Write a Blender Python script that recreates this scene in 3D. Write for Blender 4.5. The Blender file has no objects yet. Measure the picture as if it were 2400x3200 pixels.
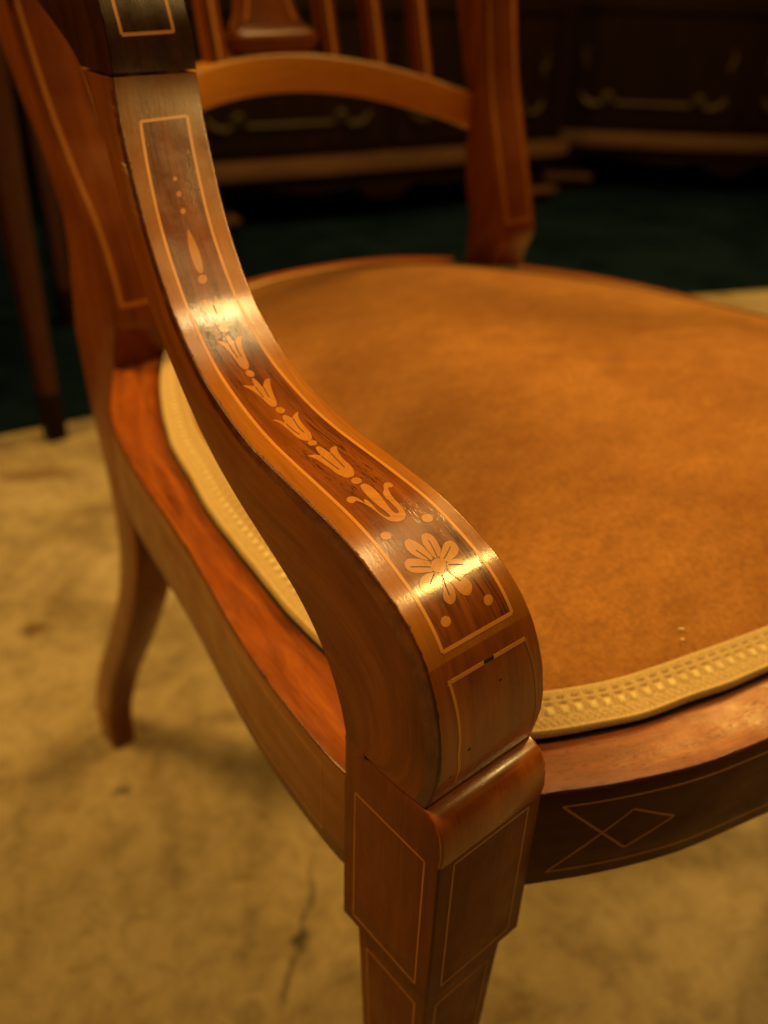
import bpy, bmesh, math, json
import numpy as np
from mathutils import Vector, Matrix, noise
from mathutils.geometry import tessellate_polygon

S = bpy.context.scene
COL = S.collection
R = math.radians

# ------------------------------------------------------------------ camera
cam_d = bpy.data.cameras.new('camera')
cam = bpy.data.objects.new('camera', cam_d)
COL.objects.link(cam)
S.camera = cam
CR = Vector((0.76178142, -0.64724338, 0.02765998))
CU = Vector((0.32838702, 0.422599, 0.84473194))
CF = Vector((0.55843623, 0.63441792, -0.53447439))
CP = Vector((-0.1147167, -0.10274001, 0.63219798))
m = Matrix((CR, CU, -CF)).transposed().to_4x4()
m.translation = CP
cam.matrix_world = m
cam_d.sensor_fit = 'VERTICAL'
cam_d.sensor_height = 17.3
cam_d.sensor_width = 13.0
cam_d.lens = 2786.19 / 3200 * 17.3
cam_d.clip_start = 0.01
cam_d.clip_end = 60
cam_d.dof.use_dof = True
cam_d.dof.focus_distance = 0.238
cam_d.dof.aperture_fstop = 3.6
cam_d.dof.aperture_blades = 7

# ------------------------------------------------------------------ world, lamps, exposure
w = bpy.data.worlds.new('World')
S.world = w
w.use_nodes = True
w.node_tree.nodes['Background'].inputs[0].default_value = (1.0, 0.48, 0.12, 1)
w.node_tree.nodes['Background'].inputs[1].default_value = 0.014
S.view_settings.view_transform = 'Standard'
S.view_settings.look = 'None'
S.view_settings.exposure = 0
S.view_settings.gamma = 1

def lamp(name, loc, target, size, power, col, size_y=None, spot=None):
    l = bpy.data.lights.new(name, 'AREA')
    l.shape = 'DISK' if size_y is None else 'RECTANGLE'
    l.size = size
    if size_y: l.size_y = size_y
    l.energy = power
    l.color = col
    if spot: l.spread = R(spot)
    o = bpy.data.objects.new(name, l)
    COL.objects.link(o)
    o.location = loc
    d = Vector(target) - Vector(loc)
    o.rotation_euler = d.to_track_quat('-Z', 'Y').to_euler()
    return o

WARM = (1.0, 0.56, 0.115)
lamp('ceiling_lamp_right', (1.95, 0.46, 2.0), (0.2, 0.1, 0.2), 0.6, 42, WARM)
lamp('ceiling_lamp_left', (-0.64, 0.96, 2.0), (0.1, 0.3, 0.0), 0.65, 33, WARM)
lamp('spot_lamp_near', (1.33, -0.56, 2.16), (0.0, 0.1, 0.5), 0.23, 14.5, (1.0, 0.60, 0.16))
lamp('spot_lamp_far', (1.0, 0.10, 2.31), (0.0, 0.1, 0.5), 0.24, 5.5, (1.0, 0.62, 0.2))
lamp('cool_small_lamp', (0.93, 0.14, 2.3), (0.0, 0.2, 0.5), 0.07, 0.45, (0.45, 1.0, 0.7))

# ------------------------------------------------------------------ materials
def mat(name):
    mt = bpy.data.materials.new(name)
    mt.use_nodes = True
    nt = mt.node_tree
    return mt, nt, nt.nodes['Principled BSDF']

def N(nt, typ, **kw):
    n = nt.nodes.new(typ)
    for k, v in kw.items():
        if hasattr(n, k) and k not in n.inputs: setattr(n, k, v)
        elif k in n.inputs: n.inputs[k].default_value = v
    return n

def ramp(nt, fac, stops):
    r = nt.nodes.new('ShaderNodeValToRGB')
    el = r.color_ramp.elements
    while len(el) < len(stops): el.new(0.5)
    for e, (p, c) in zip(el, stops):
        e.position = p
        e.color = (*c, 1) if len(c) == 3 else c
    nt.links.new(fac, r.inputs[0])
    return r.outputs[0]

def mix(nt, fac, a, b, mode='MIX'):
    n = nt.nodes.new('ShaderNodeMix')
    n.data_type = 'RGBA'
    n.blend_type = mode
    for sock, v in ((0, fac), (6, a), (7, b)):
        if hasattr(v, 'links'): nt.links.new(v, n.inputs[sock])
        elif sock == 0: n.inputs[0].default_value = v
        else: n.inputs[sock].default_value = (*v, 1)
    return n.outputs[2]

def wood(name, dark, midc, light, rough=0.3, coat=0.5, pores=0.5, fig=6.0, grain=240.0, stretch=14.0, bump=0.15, coatr=0.16, edge=0.0, wear=0.35, spec=0.5, veins=0.0, joint_dark=0.0):
    """grain runs along U of the UV map, which is in metres"""
    mt, nt, b = mat(name)
    uv = nt.nodes.new('ShaderNodeUVMap')
    oi = nt.nodes.new('ShaderNodeObjectInfo')
    add = N(nt, 'ShaderNodeVectorMath', operation='ADD')
    mulr = N(nt, 'ShaderNodeMath', operation='MULTIPLY')
    nt.links.new(oi.outputs['Random'], mulr.inputs[0]); mulr.inputs[1].default_value = 7.0
    nt.links.new(uv.outputs[0], add.inputs[0]); nt.links.new(mulr.outputs[0], add.inputs[1])
    def mapped(sx, sy):
        mp = nt.nodes.new('ShaderNodeMapping')
        mp.inputs['Scale'].default_value = (sx, sy, 1)
        nt.links.new(add.outputs[0], mp.inputs[0])
        return mp.outputs[0]
    def noi(v, scale, det=4.0, rgh=0.6, dist=0.0):
        n = N(nt, 'ShaderNodeTexNoise', Scale=scale, Detail=det, Roughness=rgh, Distortion=dist)
        n.noise_dimensions = '3D'
        nt.links.new(v, n.inputs['Vector'])
        return n.outputs['Fac']
    g1 = noi(mapped(stretch, grain), 1.0, 5.0, 0.65, 0.4)
    g2 = noi(mapped(fig * 1.5, fig * 9), 1.0, 3.0, 0.6, 1.2)
    g3 = noi(mapped(60, 1500), 1.0, 3.0, 0.6)
    a = N(nt, 'ShaderNodeMath', operation='MULTIPLY_ADD')
    nt.links.new(g1, a.inputs[0]); a.inputs[1].default_value = 0.5
    h = N(nt, 'ShaderNodeMath', operation='MULTIPLY')
    nt.links.new(g2, h.inputs[0]); h.inputs[1].default_value = 0.5
    nt.links.new(h.outputs[0], a.inputs[2])
    c = ramp(nt, a.outputs[0], [(0.30, dark), (0.5, midc), (0.70, light)])
    # short dark pores
    p1 = noi(mapped(330, 2600), 1.0, 2.0, 0.5)
    pr = ramp(nt, p1, [(0.60, (0, 0, 0)), (0.68, (1, 1, 1))])
    pm = noi(mapped(25, 60), 1.0, 2.0, 0.5)
    pmr = ramp(nt, pm, [(0.45, (0, 0, 0)), (0.62, (1, 1, 1))])
    pp = N(nt, 'ShaderNodeMath', operation='MULTIPLY')
    nt.links.new(pr, pp.inputs[0]); nt.links.new(pmr, pp.inputs[1])
    pf = N(nt, 'ShaderNodeMath', operation='MULTIPLY')
    nt.links.new(pp.outputs[0], pf.inputs[0]); pf.inputs[1].default_value = pores
    c = mix(nt, pf.outputs[0], c, tuple(x * 0.12 for x in dark))
    if veins:
        v1 = noi(mapped(9, 110), 1.0, 3.0, 0.55, 1.5)
        va = ramp(nt, v1, [(0.455, (0, 0, 0)), (0.485, (1, 1, 1)), (0.505, (1, 1, 1)), (0.53, (0, 0, 0))])
        vb = ramp(nt, noi(mapped(30, 60), 1.0, 2.0), [(0.45, (0, 0, 0)), (0.6, (1, 1, 1))])
        vm = N(nt, 'ShaderNodeMath', operation='MULTIPLY'); nt.links.new(va, vm.inputs[0]); nt.links.new(vb, vm.inputs[1])
        vn = N(nt, 'ShaderNodeMath', operation='MULTIPLY'); nt.links.new(vm.outputs[0], vn.inputs[0]); vn.inputs[1].default_value = veins
        c = mix(nt, vn.outputs[0], c, tuple(x * 0.35 for x in dark))
    fine = ramp(nt, g3, [(0.3, (0.78, 0.78, 0.78)), (0.7, (1.12, 1.12, 1.12))])
    c = mix(nt, 0.7, c, fine, 'MULTIPLY')
    if joint_dark:   # colour gets darker towards the joint of the arm
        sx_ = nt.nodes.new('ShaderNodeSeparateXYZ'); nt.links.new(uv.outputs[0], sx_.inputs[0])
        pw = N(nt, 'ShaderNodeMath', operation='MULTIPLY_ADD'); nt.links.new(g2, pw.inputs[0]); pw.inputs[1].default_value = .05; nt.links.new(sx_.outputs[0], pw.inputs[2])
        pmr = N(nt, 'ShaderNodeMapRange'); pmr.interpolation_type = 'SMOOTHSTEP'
        pmr.inputs[1].default_value = .24; pmr.inputs[2].default_value = .345; pmr.inputs[3].default_value = joint_dark; pmr.inputs[4].default_value = 0
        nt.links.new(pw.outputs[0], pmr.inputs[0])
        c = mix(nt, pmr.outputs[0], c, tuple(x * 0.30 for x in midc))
    nt.links.new(c, b.inputs['Base Color'])
    # roughness with handling wear
    tc = nt.nodes.new('ShaderNodeTexCoord')
    wn = N(nt, 'ShaderNodeTexNoise', Scale=55.0, Detail=6.0, Roughness=0.7)
    nt.links.new(tc.outputs['Object'], wn.inputs['Vector'])
    mr = N(nt, 'ShaderNodeMapRange')
    mr.inputs[1].default_value = 0.3; mr.inputs[2].default_value = 0.72
    mr.inputs[3].default_value = rough * (1 - wear); mr.inputs[4].default_value = rough * (1 + wear)
    nt.links.new(wn.outputs['Fac'], mr.inputs[0])
    nt.links.new(mr.outputs[0], b.inputs['Roughness'])
    b.inputs['Coat Weight'].default_value = coat
    b.inputs['Coat Roughness'].default_value = coatr
    b.inputs['Specular IOR Level'].default_value = spec
    # relief
    hsum = N(nt, 'ShaderNodeMath', operation='MULTIPLY_ADD')
    nt.links.new(g3, hsum.inputs[0]); hsum.inputs[1].default_value = 0.5
    inv = N(nt, 'ShaderNodeMath', operation='MULTIPLY')
    nt.links.new(pf.outputs[0], inv.inputs[0]); inv.inputs[1].default_value = -1.5
    nt.links.new(inv.outputs[0], hsum.inputs[2])
    h2 = N(nt, 'ShaderNodeMath', operation='MULTIPLY_ADD')
    wn2 = N(nt, 'ShaderNodeTexNoise', Scale=900.0, Detail=3.0, Roughness=0.6)
    nt.links.new(tc.outputs['Object'], wn2.inputs['Vector'])
    nt.links.new(wn2.outputs['Fac'], h2.inputs[0]); h2.inputs[1].default_value = 0.5
    nt.links.new(hsum.outputs[0], h2.inputs[2])
    bp = N(nt, 'ShaderNodeBump', Strength=bump, Distance=0.0002)
    nt.links.new(h2.outputs[0], bp.inputs['Height'])
    nt.links.new(bp.outputs[0], b.inputs['Normal'])
    nt.links.new(bp.outputs[0], b.inputs['Coat Normal'])
    return mt

M = {}
M['mahogany'] = wood('mahogany', (0.17, 0.034, 0.004), (0.31, 0.080, 0.009), (0.44, 0.130, 0.015), rough=0.32, coat=0.25, fig=9, wear=0.3)
M['side_face'] = wood('side_rail_face', (0.17, 0.060, 0.012), (0.25, 0.095, 0.02), (0.33, 0.13, 0.03), spec=0.35, rough=0.42, coat=0.05, pores=0.3, fig=6)
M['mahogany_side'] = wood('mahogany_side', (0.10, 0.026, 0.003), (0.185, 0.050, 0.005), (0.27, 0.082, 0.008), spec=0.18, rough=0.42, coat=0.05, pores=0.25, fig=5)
M['band'] = wood('satin_band', (0.29, 0.092, 0.010), (0.40, 0.142, 0.016), (0.50, 0.20, 0.024), joint_dark=0.85, spec=0.4, rough=0.25, coat=0.4, coatr=0.08, pores=0.15, fig=8, grain=160)
M['dark_rest'] = wood('dark_mahogany', (0.02, 0.006, 0.001), (0.038, 0.010, 0.002), (0.065, 0.019, 0.003), coatr=.08, rough=0.24, coat=0.35, pores=0.2, fig=7)
M['rosewood'] = wood('rosewood', (0.08, 0.020, 0.003), (0.24, 0.062, 0.008), (0.37, 0.110, 0.015), veins=0.7, joint_dark=0.5, rough=0.23, coat=0.4, coatr=0.07, pores=0.95, fig=10, grain=300, stretch=22, bump=0.14)
M['satinwood'] = wood('satinwood', (0.46, 0.175, 0.028), (0.55, 0.22, 0.037), (0.63, 0.27, 0.05), rough=0.26, coat=0.35, coatr=0.08, pores=0.05, fig=4, bump=0.08)
M['string'] = wood('boxwood_string', (0.60, 0.24, 0.04), (0.68, 0.29, 0.05), (0.76, 0.34, 0.065), rough=0.32, coat=0.3, pores=0.05, fig=12, bump=0.06)
M['post_string'] = wood('post_string', (0.40, 0.15, 0.022), (0.50, 0.19, 0.03), (0.56, 0.22, 0.035), rough=0.35, coat=0.2, pores=0.05, fig=12, bump=0.06)
M['string_dim'] = wood('aged_string', (0.30, 0.10, 0.018), (0.38, 0.13, 0.024), (0.45, 0.16, 0.03), rough=0.4, coat=0.2, pores=0.1, fig=12, bump=0.06)
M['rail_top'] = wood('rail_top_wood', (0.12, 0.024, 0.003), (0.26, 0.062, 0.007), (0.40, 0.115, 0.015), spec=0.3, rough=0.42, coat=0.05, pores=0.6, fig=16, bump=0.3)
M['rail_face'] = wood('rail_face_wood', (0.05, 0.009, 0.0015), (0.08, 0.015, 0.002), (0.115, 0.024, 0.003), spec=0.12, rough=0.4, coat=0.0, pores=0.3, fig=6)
M['block'] = wood('leg_wood', (0.11, 0.028, 0.0035), (0.16, 0.044, 0.0055), (0.21, 0.062, 0.008), spec=0.14, rough=0.45, coat=0.0, pores=0.3, fig=5)
M['arch'] = wood('arch_wood', (0.48, 0.18, 0.02), (0.62, 0.25, 0.028), (0.72, 0.31, 0.04), rough=0.33, coat=0.3, pores=0.1, fig=4)
M['back_wood'] = wood('back_wood', (0.13, 0.029, 0.004), (0.21, 0.051, 0.006), (0.29, 0.080, 0.010), rough=0.33, coat=0.2, spec=0.3, pores=0.2, fig=4)
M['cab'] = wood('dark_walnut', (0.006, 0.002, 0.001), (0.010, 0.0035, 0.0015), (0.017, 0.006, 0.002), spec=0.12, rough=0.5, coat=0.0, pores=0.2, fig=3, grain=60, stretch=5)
M['cab_mould'] = wood('lit_walnut', (0.07, 0.032, 0.019), (0.11, 0.054, 0.032), (0.17, 0.085, 0.05), rough=0.42, coat=0.05, pores=0.2, fig=3, grain=60, stretch=5)  # paler than the carcass: lamp light on the mouldings is put into the colour
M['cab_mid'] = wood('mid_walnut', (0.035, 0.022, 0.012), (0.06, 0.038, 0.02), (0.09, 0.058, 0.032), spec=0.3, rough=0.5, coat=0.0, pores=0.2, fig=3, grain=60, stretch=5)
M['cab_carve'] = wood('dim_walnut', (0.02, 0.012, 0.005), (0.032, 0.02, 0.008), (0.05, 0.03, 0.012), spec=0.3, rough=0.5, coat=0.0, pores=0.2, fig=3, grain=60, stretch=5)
M['red_leg'] = wood('dark_red_wood', (0.022, 0.002, 0.001), (0.036, 0.0035, 0.001), (0.05, 0.005, 0.0015), rough=0.4, coat=0.2, pores=0.1, fig=3)

def simple(name, col, rough=0.6):
    mt, nt, b = mat(name)
    b.inputs['Roughness'].default_value = rough
    tc = nt.nodes.new('ShaderNodeTexCoord')
    n = N(nt, 'ShaderNodeTexNoise', Scale=120.0, Detail=4.0)
    nt.links.new(tc.outputs['Object'], n.inputs['Vector'])
    c = ramp(nt, n.outputs['Fac'], [(0.3, tuple(x * 0.7 for x in col)), (0.7, tuple(min(1, x * 1.25) for x in col))])
    nt.links.new(c, b.inputs['Base Color'])
    return mt
M['edge'] = wood('worn_edge', (0.035, 0.006, 0.001), (0.10, 0.018, 0.002), (0.24, 0.07, 0.01), rough=0.33, coat=0.1, stretch=150, grain=150, bump=0.5)
M['glue'] = simple('dark_glue', (0.03, 0.012, 0.005), 0.5)
M['lint'] = simple('pale_lint', (0.75, 0.62, 0.5), 0.9)
M['gap_shade'] = simple('shadow_gap_dark', (0.02, 0.01, 0.005), 0.9)

# velvet seat
mt, nt, b = mat('tan_velvet')
M['velvet'] = mt
tc = nt.nodes.new('ShaderNodeTexCoord')
mp = nt.nodes.new('ShaderNodeMapping'); mp.inputs['Rotation'].default_value = (0, 0, 0.5); mp.inputs['Scale'].default_value = (1.0, 1.7, 1)
nt.links.new(tc.outputs['Object'], mp.inputs[0])
n1 = N(nt, 'ShaderNodeTexNoise', Scale=11.0, Detail=6.0, Roughness=0.62, Distortion=0.5)
nt.links.new(mp.outputs[0], n1.inputs['Vector'])
n2 = N(nt, 'ShaderNodeTexNoise', Scale=420.0, Detail=4.0, Roughness=0.75)
nt.links.new(tc.outputs['Object'], n2.inputs['Vector'])
n3 = N(nt, 'ShaderNodeTexNoise', Scale=60.0, Detail=4.0, Roughness=0.65)
nt.links.new(mp.outputs[0], n3.inputs['Vector'])
c1 = ramp(nt, n1.outputs['Fac'], [(0.30, (0.265, 0.104, 0.024)), (0.5, (0.315, 0.134, 0.033)), (0.70, (0.375, 0.168, 0.043))])
c3 = ramp(nt, n3.outputs['Fac'], [(0.35, (0.90, 0.88, 0.86)), (0.65, (1.10, 1.12, 1.14))])
c2 = ramp(nt, n2.outputs['Fac'], [(0.35, (0.80, 0.78, 0.75)), (0.65, (1.18, 1.18, 1.18))])
cc = mix(nt, 1.0, mix(nt, 1.0, c1, c3, 'MULTIPLY'), c2, 'MULTIPLY')
nt.links.new(cc, b.inputs['Base Color'])
b.inputs['Roughness'].default_value = 0.85
b.inputs['Specular IOR Level'].default_value = 0.15
b.inputs['Sheen Weight'].default_value = 0.35
b.inputs['Sheen Roughness'].default_value = 0.4
b.inputs['Sheen Tint'].default_value = (1.0, 0.62, 0.3, 1)
bp = N(nt, 'ShaderNodeBump', Strength=0.35, Distance=0.0006)
nt.links.new(n2.outputs['Fac'], bp.inputs['Height'])
nt.links.new(bp.outputs[0], b.inputs['Normal'])

# gimp braid
mt, nt, b = mat('gold_braid')
M['gimp'] = mt
at = nt.nodes.new('ShaderNodeAttribute'); at.attribute_name = 'weave'
c = ramp(nt, at.outputs['Fac'], [(0.0, (0.30, 0.17, 0.06)), (0.4, (0.58, 0.41, 0.19)), (0.72, (0.68, 0.51, 0.25)), (1.0, (0.86, 0.76, 0.42))])
tc = nt.nodes.new('ShaderNodeTexCoord')
n2 = N(nt, 'ShaderNodeTexNoise', Scale=1500.0, Detail=3.0, Roughness=0.7)
nt.links.new(tc.outputs['Object'], n2.inputs['Vector'])
c2 = ramp(nt, n2.outputs['Fac'], [(0.35, (0.72, 0.68, 0.62)), (0.65, (1.1, 1.1, 1.1))])
nt.links.new(mix(nt, 1.0, c, c2, 'MULTIPLY'), b.inputs['Base Color'])
b.inputs['Roughness'].default_value = 0.75
b.inputs['Sheen Weight'].default_value = 0.2
bp = N(nt, 'ShaderNodeBump', Strength=0.5, Distance=0.0003)
nt.links.new(n2.outputs['Fac'], bp.inputs['Height']); nt.links.new(bp.outputs[0], b.inputs['Normal'])

# concrete floor
mt, nt, b = mat('stained_concrete')
M['floor'] = mt
tc = nt.nodes.new('ShaderNodeTexCoord')
def fn(scale, det=6, r=0.65, dist=0.0):
    n = N(nt, 'ShaderNodeTexNoise', Scale=scale, Detail=det, Roughness=r, Distortion=dist)
    nt.links.new(tc.outputs['Object'], n.inputs['Vector'])
    return n.outputs['Fac']
c1 = ramp(nt, fn(4.5, 9, 0.68, 0.5), [(0.38, (0.24, 0.18, 0.11)), (0.5, (0.37, 0.30, 0.195)), (0.64, (0.46, 0.38, 0.265))])
c2 = ramp(nt, fn(38.0, 6, 0.7, 1.0), [(0.36, (0.74, 0.72, 0.69)), (0.55, (1.06, 1.06, 1.06))])
c3 = ramp(nt, fn(260.0, 3), [(0.3, (0.86, 0.86, 0.86)), (0.7, (1.08, 1.08, 1.08))])
cc = mix(nt, 1.0, mix(nt, 1.0, c1, c2, 'MULTIPLY'), c3, 'MULTIPLY')
# blotches and marks of their own shape: (x, y, length, width, angle, strength)
wob = N(nt, 'ShaderNodeTexNoise', Scale=45.0, Detail=4.0)
nt.links.new(tc.outputs['Object'], wob.inputs['Vector'])
wsub = N(nt, 'ShaderNodeVectorMath', operation='MULTIPLY_ADD')
nt.links.new(wob.outputs['Color'], wsub.inputs[0]); wsub.inputs[1].default_value = (0.024, 0.024, 0); wsub.inputs[2].default_value = (-0.012, -0.012, 0)
wadd = N(nt, 'ShaderNodeVectorMath', operation='ADD')
nt.links.new(tc.outputs['Object'], wadd.inputs[0]); nt.links.new(wsub.outputs[0], wadd.inputs[1])
SP = [(0.094, 0.698, .017, .010, -.6, .75, (0.10, 0.045, 0.015)), (0.067, 0.442, .007, .006, 0, .8, (0.05, 0.05, 0.04)),
      (0.130, 0.250, .042, .0028, .78, .75, (0.10, 0.07, 0.04)), (0.107, 0.227, .010, .006, .6, .9, (0.06, 0.045, 0.03)),
      (0.082, 0.208, .024, .0035, .7, .75, (0.08, 0.06, 0.035)), (0.225, 1.02, .07, .022, -.5, .75, (0.16, 0.09, 0.04)),
      (0.262, 0.877, .06, .02, -.4, .65, (0.17, 0.11, 0.05)), (0.10, 0.30, .010, .005, -.9, .4, (0.16, 0.09, 0.04)),
      (0.03, 0.50, .03, .02, 0, .35, (0.16, 0.12, 0.07)), (0.16, 0.62, .04, .02, .5, .35, (0.18, 0.14, 0.08)), (0.19, 0.455, .035, .012, -.7, .5, (0.14, 0.09, 0.045))]
for (sx, sy, sl, sw, ang, st, scol) in SP:
    mp = nt.nodes.new('ShaderNodeMapping'); mp.vector_type = 'TEXTURE'
    mp.inputs['Location'].default_value = (sx, sy, 0); mp.inputs['Rotation'].default_value = (0, 0, ang); mp.inputs['Scale'].default_value = (sl, sw, 1)
    nt.links.new(wadd.outputs[0], mp.inputs[0])
    ln = N(nt, 'ShaderNodeVectorMath', operation='LENGTH'); nt.links.new(mp.outputs[0], ln.inputs[0])
    mr = N(nt, 'ShaderNodeMapRange'); mr.interpolation_type = 'SMOOTHSTEP'
    mr.inputs[1].default_value = 0.4; mr.inputs[2].default_value = 1.25; mr.inputs[3].default_value = st; mr.inputs[4].default_value = 0
    nt.links.new(ln.outputs['Value'], mr.inputs[0])
    cc = mix(nt, mr.outputs[0], cc, scol)
nt.links.new(cc, b.inputs['Base Color'])
b.inputs['Roughness'].default_value = 0.7
b.inputs['Specular IOR Level'].default_value = 0.3
bp = N(nt, 'ShaderNodeBump', Strength=0.3, Distance=0.002)
nt.links.new(fn(60.0), bp.inputs['Height']); nt.links.new(bp.outputs[0], b.inputs['Normal'])

mt, nt, b = mat('dark_green_carpet')
M['rug'] = mt
tc = nt.nodes.new('ShaderNodeTexCoord')
n = N(nt, 'ShaderNodeTexNoise', Scale=5.0, Detail=7.0, Roughness=0.7)
nt.links.new(tc.outputs['Object'], n.inputs['Vector'])
c = ramp(nt, n.outputs['Fac'], [(0.35, (0.0025, 0.007, 0.012)), (0.65, (0.008, 0.018, 0.030))])
nt.links.new(c, b.inputs['Base Color'])
b.inputs['Roughness'].default_value = 0.95
b.inputs['Specular IOR Level'].default_value = 0.0
mt, nt, b = mat('brown_wall')
M['wall'] = mt
tc = nt.nodes.new('ShaderNodeTexCoord')
n = N(nt, 'ShaderNodeTexNoise', Scale=3.0, Detail=5.0)
nt.links.new(tc.outputs['Object'], n.inputs['Vector'])
nt.links.new(ramp(nt, n.outputs['Fac'], [(0.3, (0.012, 0.008, 0.005)), (0.7, (0.02, 0.013, 0.008))]), b.inputs['Base Color'])
b.inputs['Roughness'].default_value = 0.9

# ------------------------------------------------------------------ mesh helpers
def V3(a): return np.array(a, float)

def mesh(name, verts, faces, m, parent=None, uv=None, grain=None, smooth=True, sharp=38, weld=None):
    me = bpy.data.meshes.new(name)
    me.from_pydata([tuple(map(float, v)) for v in verts], [], faces)
    if uv is not None:
        l = me.uv_layers.new(name='UVMap')
        vi = np.empty(len(me.loops), int); me.loops.foreach_get('vertex_index', vi)
        l.data.foreach_set('uv', np.asarray(uv, float)[vi].ravel())
    if weld:
        bm = bmesh.new(); bm.from_mesh(me)
        bmesh.ops.remove_doubles(bm, verts=bm.verts, dist=weld)
        bm.to_mesh(me); bm.free()
    bm = bmesh.new(); bm.from_mesh(me)
    bmesh.ops.recalc_face_normals(bm, faces=bm.faces)
    bm.to_mesh(me); bm.free()
    if uv is None: boxuv(me, grain if grain is not None else 2)
    if smooth:
        me.shade_smooth()
        me.set_sharp_from_angle(angle=R(sharp))
    me.materials.append(m)
    o = bpy.data.objects.new(name, me)
    COL.objects.link(o)
    if parent: o.parent = parent
    return o

def boxuv(me, g):
    l = me.uv_layers.new(name='UVMap')
    co = [v.co for v in me.vertices]
    others = [k for k in range(3) if k != g]
    for p in me.polygons:
        n = p.normal
        a = max(range(3), key=lambda k: abs(n[k]))
        vax = others[0] if a == others[1] else others[1]
        if a == g: ua, vax = others[0], others[1]
        else: ua = g
        for li in p.loop_indices:
            c = co[me.loops[li].vertex_index]
            l.data[li].uv = (c[ua], c[vax] + 0.37 * a)

def loft(rings, closed=True, caps=True):
    """rings: list of equally long point lists"""
    n = len(rings[0]); v = [p for r in rings for p in r]; f = []
    for i in range(len(rings) - 1):
        for j in range(n if closed else n - 1):
            k = (j + 1) % n
            f.append((i * n + j, i * n + k, (i + 1) * n + k, (i + 1) * n + j))
    if caps:
        f.append(tuple(range(n))); f.append(tuple((len(rings) - 1) * n + j for j in range(n)))
    return v, f

def rrect(x0, x1, y0, y1, b=0.001, k=3):
    """rounded rectangle in 2D"""
    out = []
    for cx, cy, a0 in ((x1 - b, y0 + b, -90), (x1 - b, y1 - b, 0), (x0 + b, y1 - b, 90), (x0 + b, y0 + b, 180)):
        for i in range(k + 1):
            a = R(a0 + 90 * i / k); out.append((cx + b * math.cos(a), cy + b * math.sin(a)))
    return out

def bez(pts, n, closed=False):
    """Catmull-Rom resampled to n points, even arc length"""
    P = np.array(pts, float); m_ = len(P); d = []
    segs = m_ if closed else m_ - 1
    for i in range(segs):
        g = (lambda k: P[k % m_]) if closed else (lambda k: P[min(max(k, 0), m_ - 1)])
        p0, p1, p2, p3 = g(i - 1), g(i), g(i + 1), g(i + 2)
        for t in np.linspace(0, 1, 24, endpoint=False):
            d.append(.5 * ((2 * p1) + (-p0 + p2) * t + (2 * p0 - 5 * p1 + 4 * p2 - p3) * t * t + (-p0 + 3 * p1 - 3 * p2 + p3) * t ** 3))
    d.append(P[0] if closed else P[-1])
    d = np.array(d)
    s = np.r_[0, np.cumsum(np.linalg.norm(np.diff(d, axis=0), axis=1))]
    q = np.linspace(0, s[-1], n + 1 if closed else n)
    out = np.array([np.interp(q, s, d[:, k]) for k in range(d.shape[1])]).T
    return out[:-1] if closed else out

def box(name, x0, x1, y0, y1, z0, z1, m, parent, b=0.001, grain=0):
    zb = min(b, (z1 - z0) / 3)
    rings = []
    for z, ins in ((z0, zb), (z0 + zb, 0), (z1 - zb, 0), (z1, zb)):
        rings.append([(x, y, z) for x, y in rrect(x0 + ins, x1 - ins, y0 + ins, y1 - ins, max(b - ins * .5, b * .5), 2)])
    v, f = loft(rings)
    return mesh(name, v, f, m, parent, grain=grain)

def strip(name, P, Nn, W, h, m, parent, width):
    """thin band: P points, Nn normals (outward), W side vectors; sits h proud and goes 0.2 mm under"""
    v = []; f = []; uv = []
    s = 0
    n = len(P)
    for i in range(n):
        if i: s += np.linalg.norm(P[i] - P[i - 1])
        hw = width / 2
        for a, hh in ((-hw, -0.0002), (-hw * .96, h), (hw * .96, h), (hw, -0.0002)):
            v.append(P[i] + W[i] * a + Nn[i] * hh); uv.append((s, a + 0.13 * hh * 1e3))
    for i in range(n - 1):
        for j in range(3):
            f.append((i * 4 + j, i * 4 + j + 1, (i + 1) * 4 + j + 1, (i + 1) * 4 + j))
    f.append((0, 1, 2, 3)); f.append(tuple((n - 1) * 4 + j for j in range(4)))
    return mesh(name, v, f, m, parent, uv=uv, sharp=60)

def line3(a, b_, n=2):
    a, b_ = V3(a), V3(b_)
    return [a + (b_ - a) * t for t in np.linspace(0, 1, n)]

def flatstrip(name, pts, normal, m, parent, width, h=0.00007):
    P = [V3(p) for p in pts]; nn = V3(normal); W = []
    for i in range(len(P)):
        t = P[min(i + 1, len(P) - 1)] - P[max(i - 1, 0)]; t /= np.linalg.norm(t)
        W.append(np.cross(nn, t))
    return strip(name, P, [nn] * len(P), W, h, m, parent, width)

def thing(name, label, cat, loc=(0, 0, 0), group=None):
    o = bpy.data.objects.new(name, None); COL.objects.link(o)
    o.empty_display_size = 0.05
    o.location = loc
    o['label'] = label; o['category'] = cat
    if group: o['group'] = group
    return o

# ------------------------------------------------------------------ setting
def quad(name, pts, m):
    o = mesh(name, pts, [(0, 1, 2, 3)], m, smooth=False)
    o['kind'] = 'structure'
    return o
quad('floor', [(-6, -5, 0), (7, -5, 0), (7, 7, 0), (-6, 7, 0)], M['floor'])
rv, rf = loft([[(x, y, z) for x, y in [(-2.2, 1.42), (-0.2, 1.24), (0.35, 1.14), (1.0, 1.04), (1.60, .94), (2.05, .74), (2.7, 0.50), (4.5, 0.3), (5.5, 3.8), (-1.0, 4.2)]] for z in (0.0, 0.007)])  # carpet stretched forward at the right to stand in for shade on the floor
rug = mesh('carpet', rv, rf, M['rug'], smooth=False)
rug['kind'] = 'structure'
quad('wall', [(-3.0, 3.6, -.01), (6.5, 2.6, -.01), (6.5, 2.6, 2.8), (-3.0, 3.6, 2.8)], M['wall'])

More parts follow.
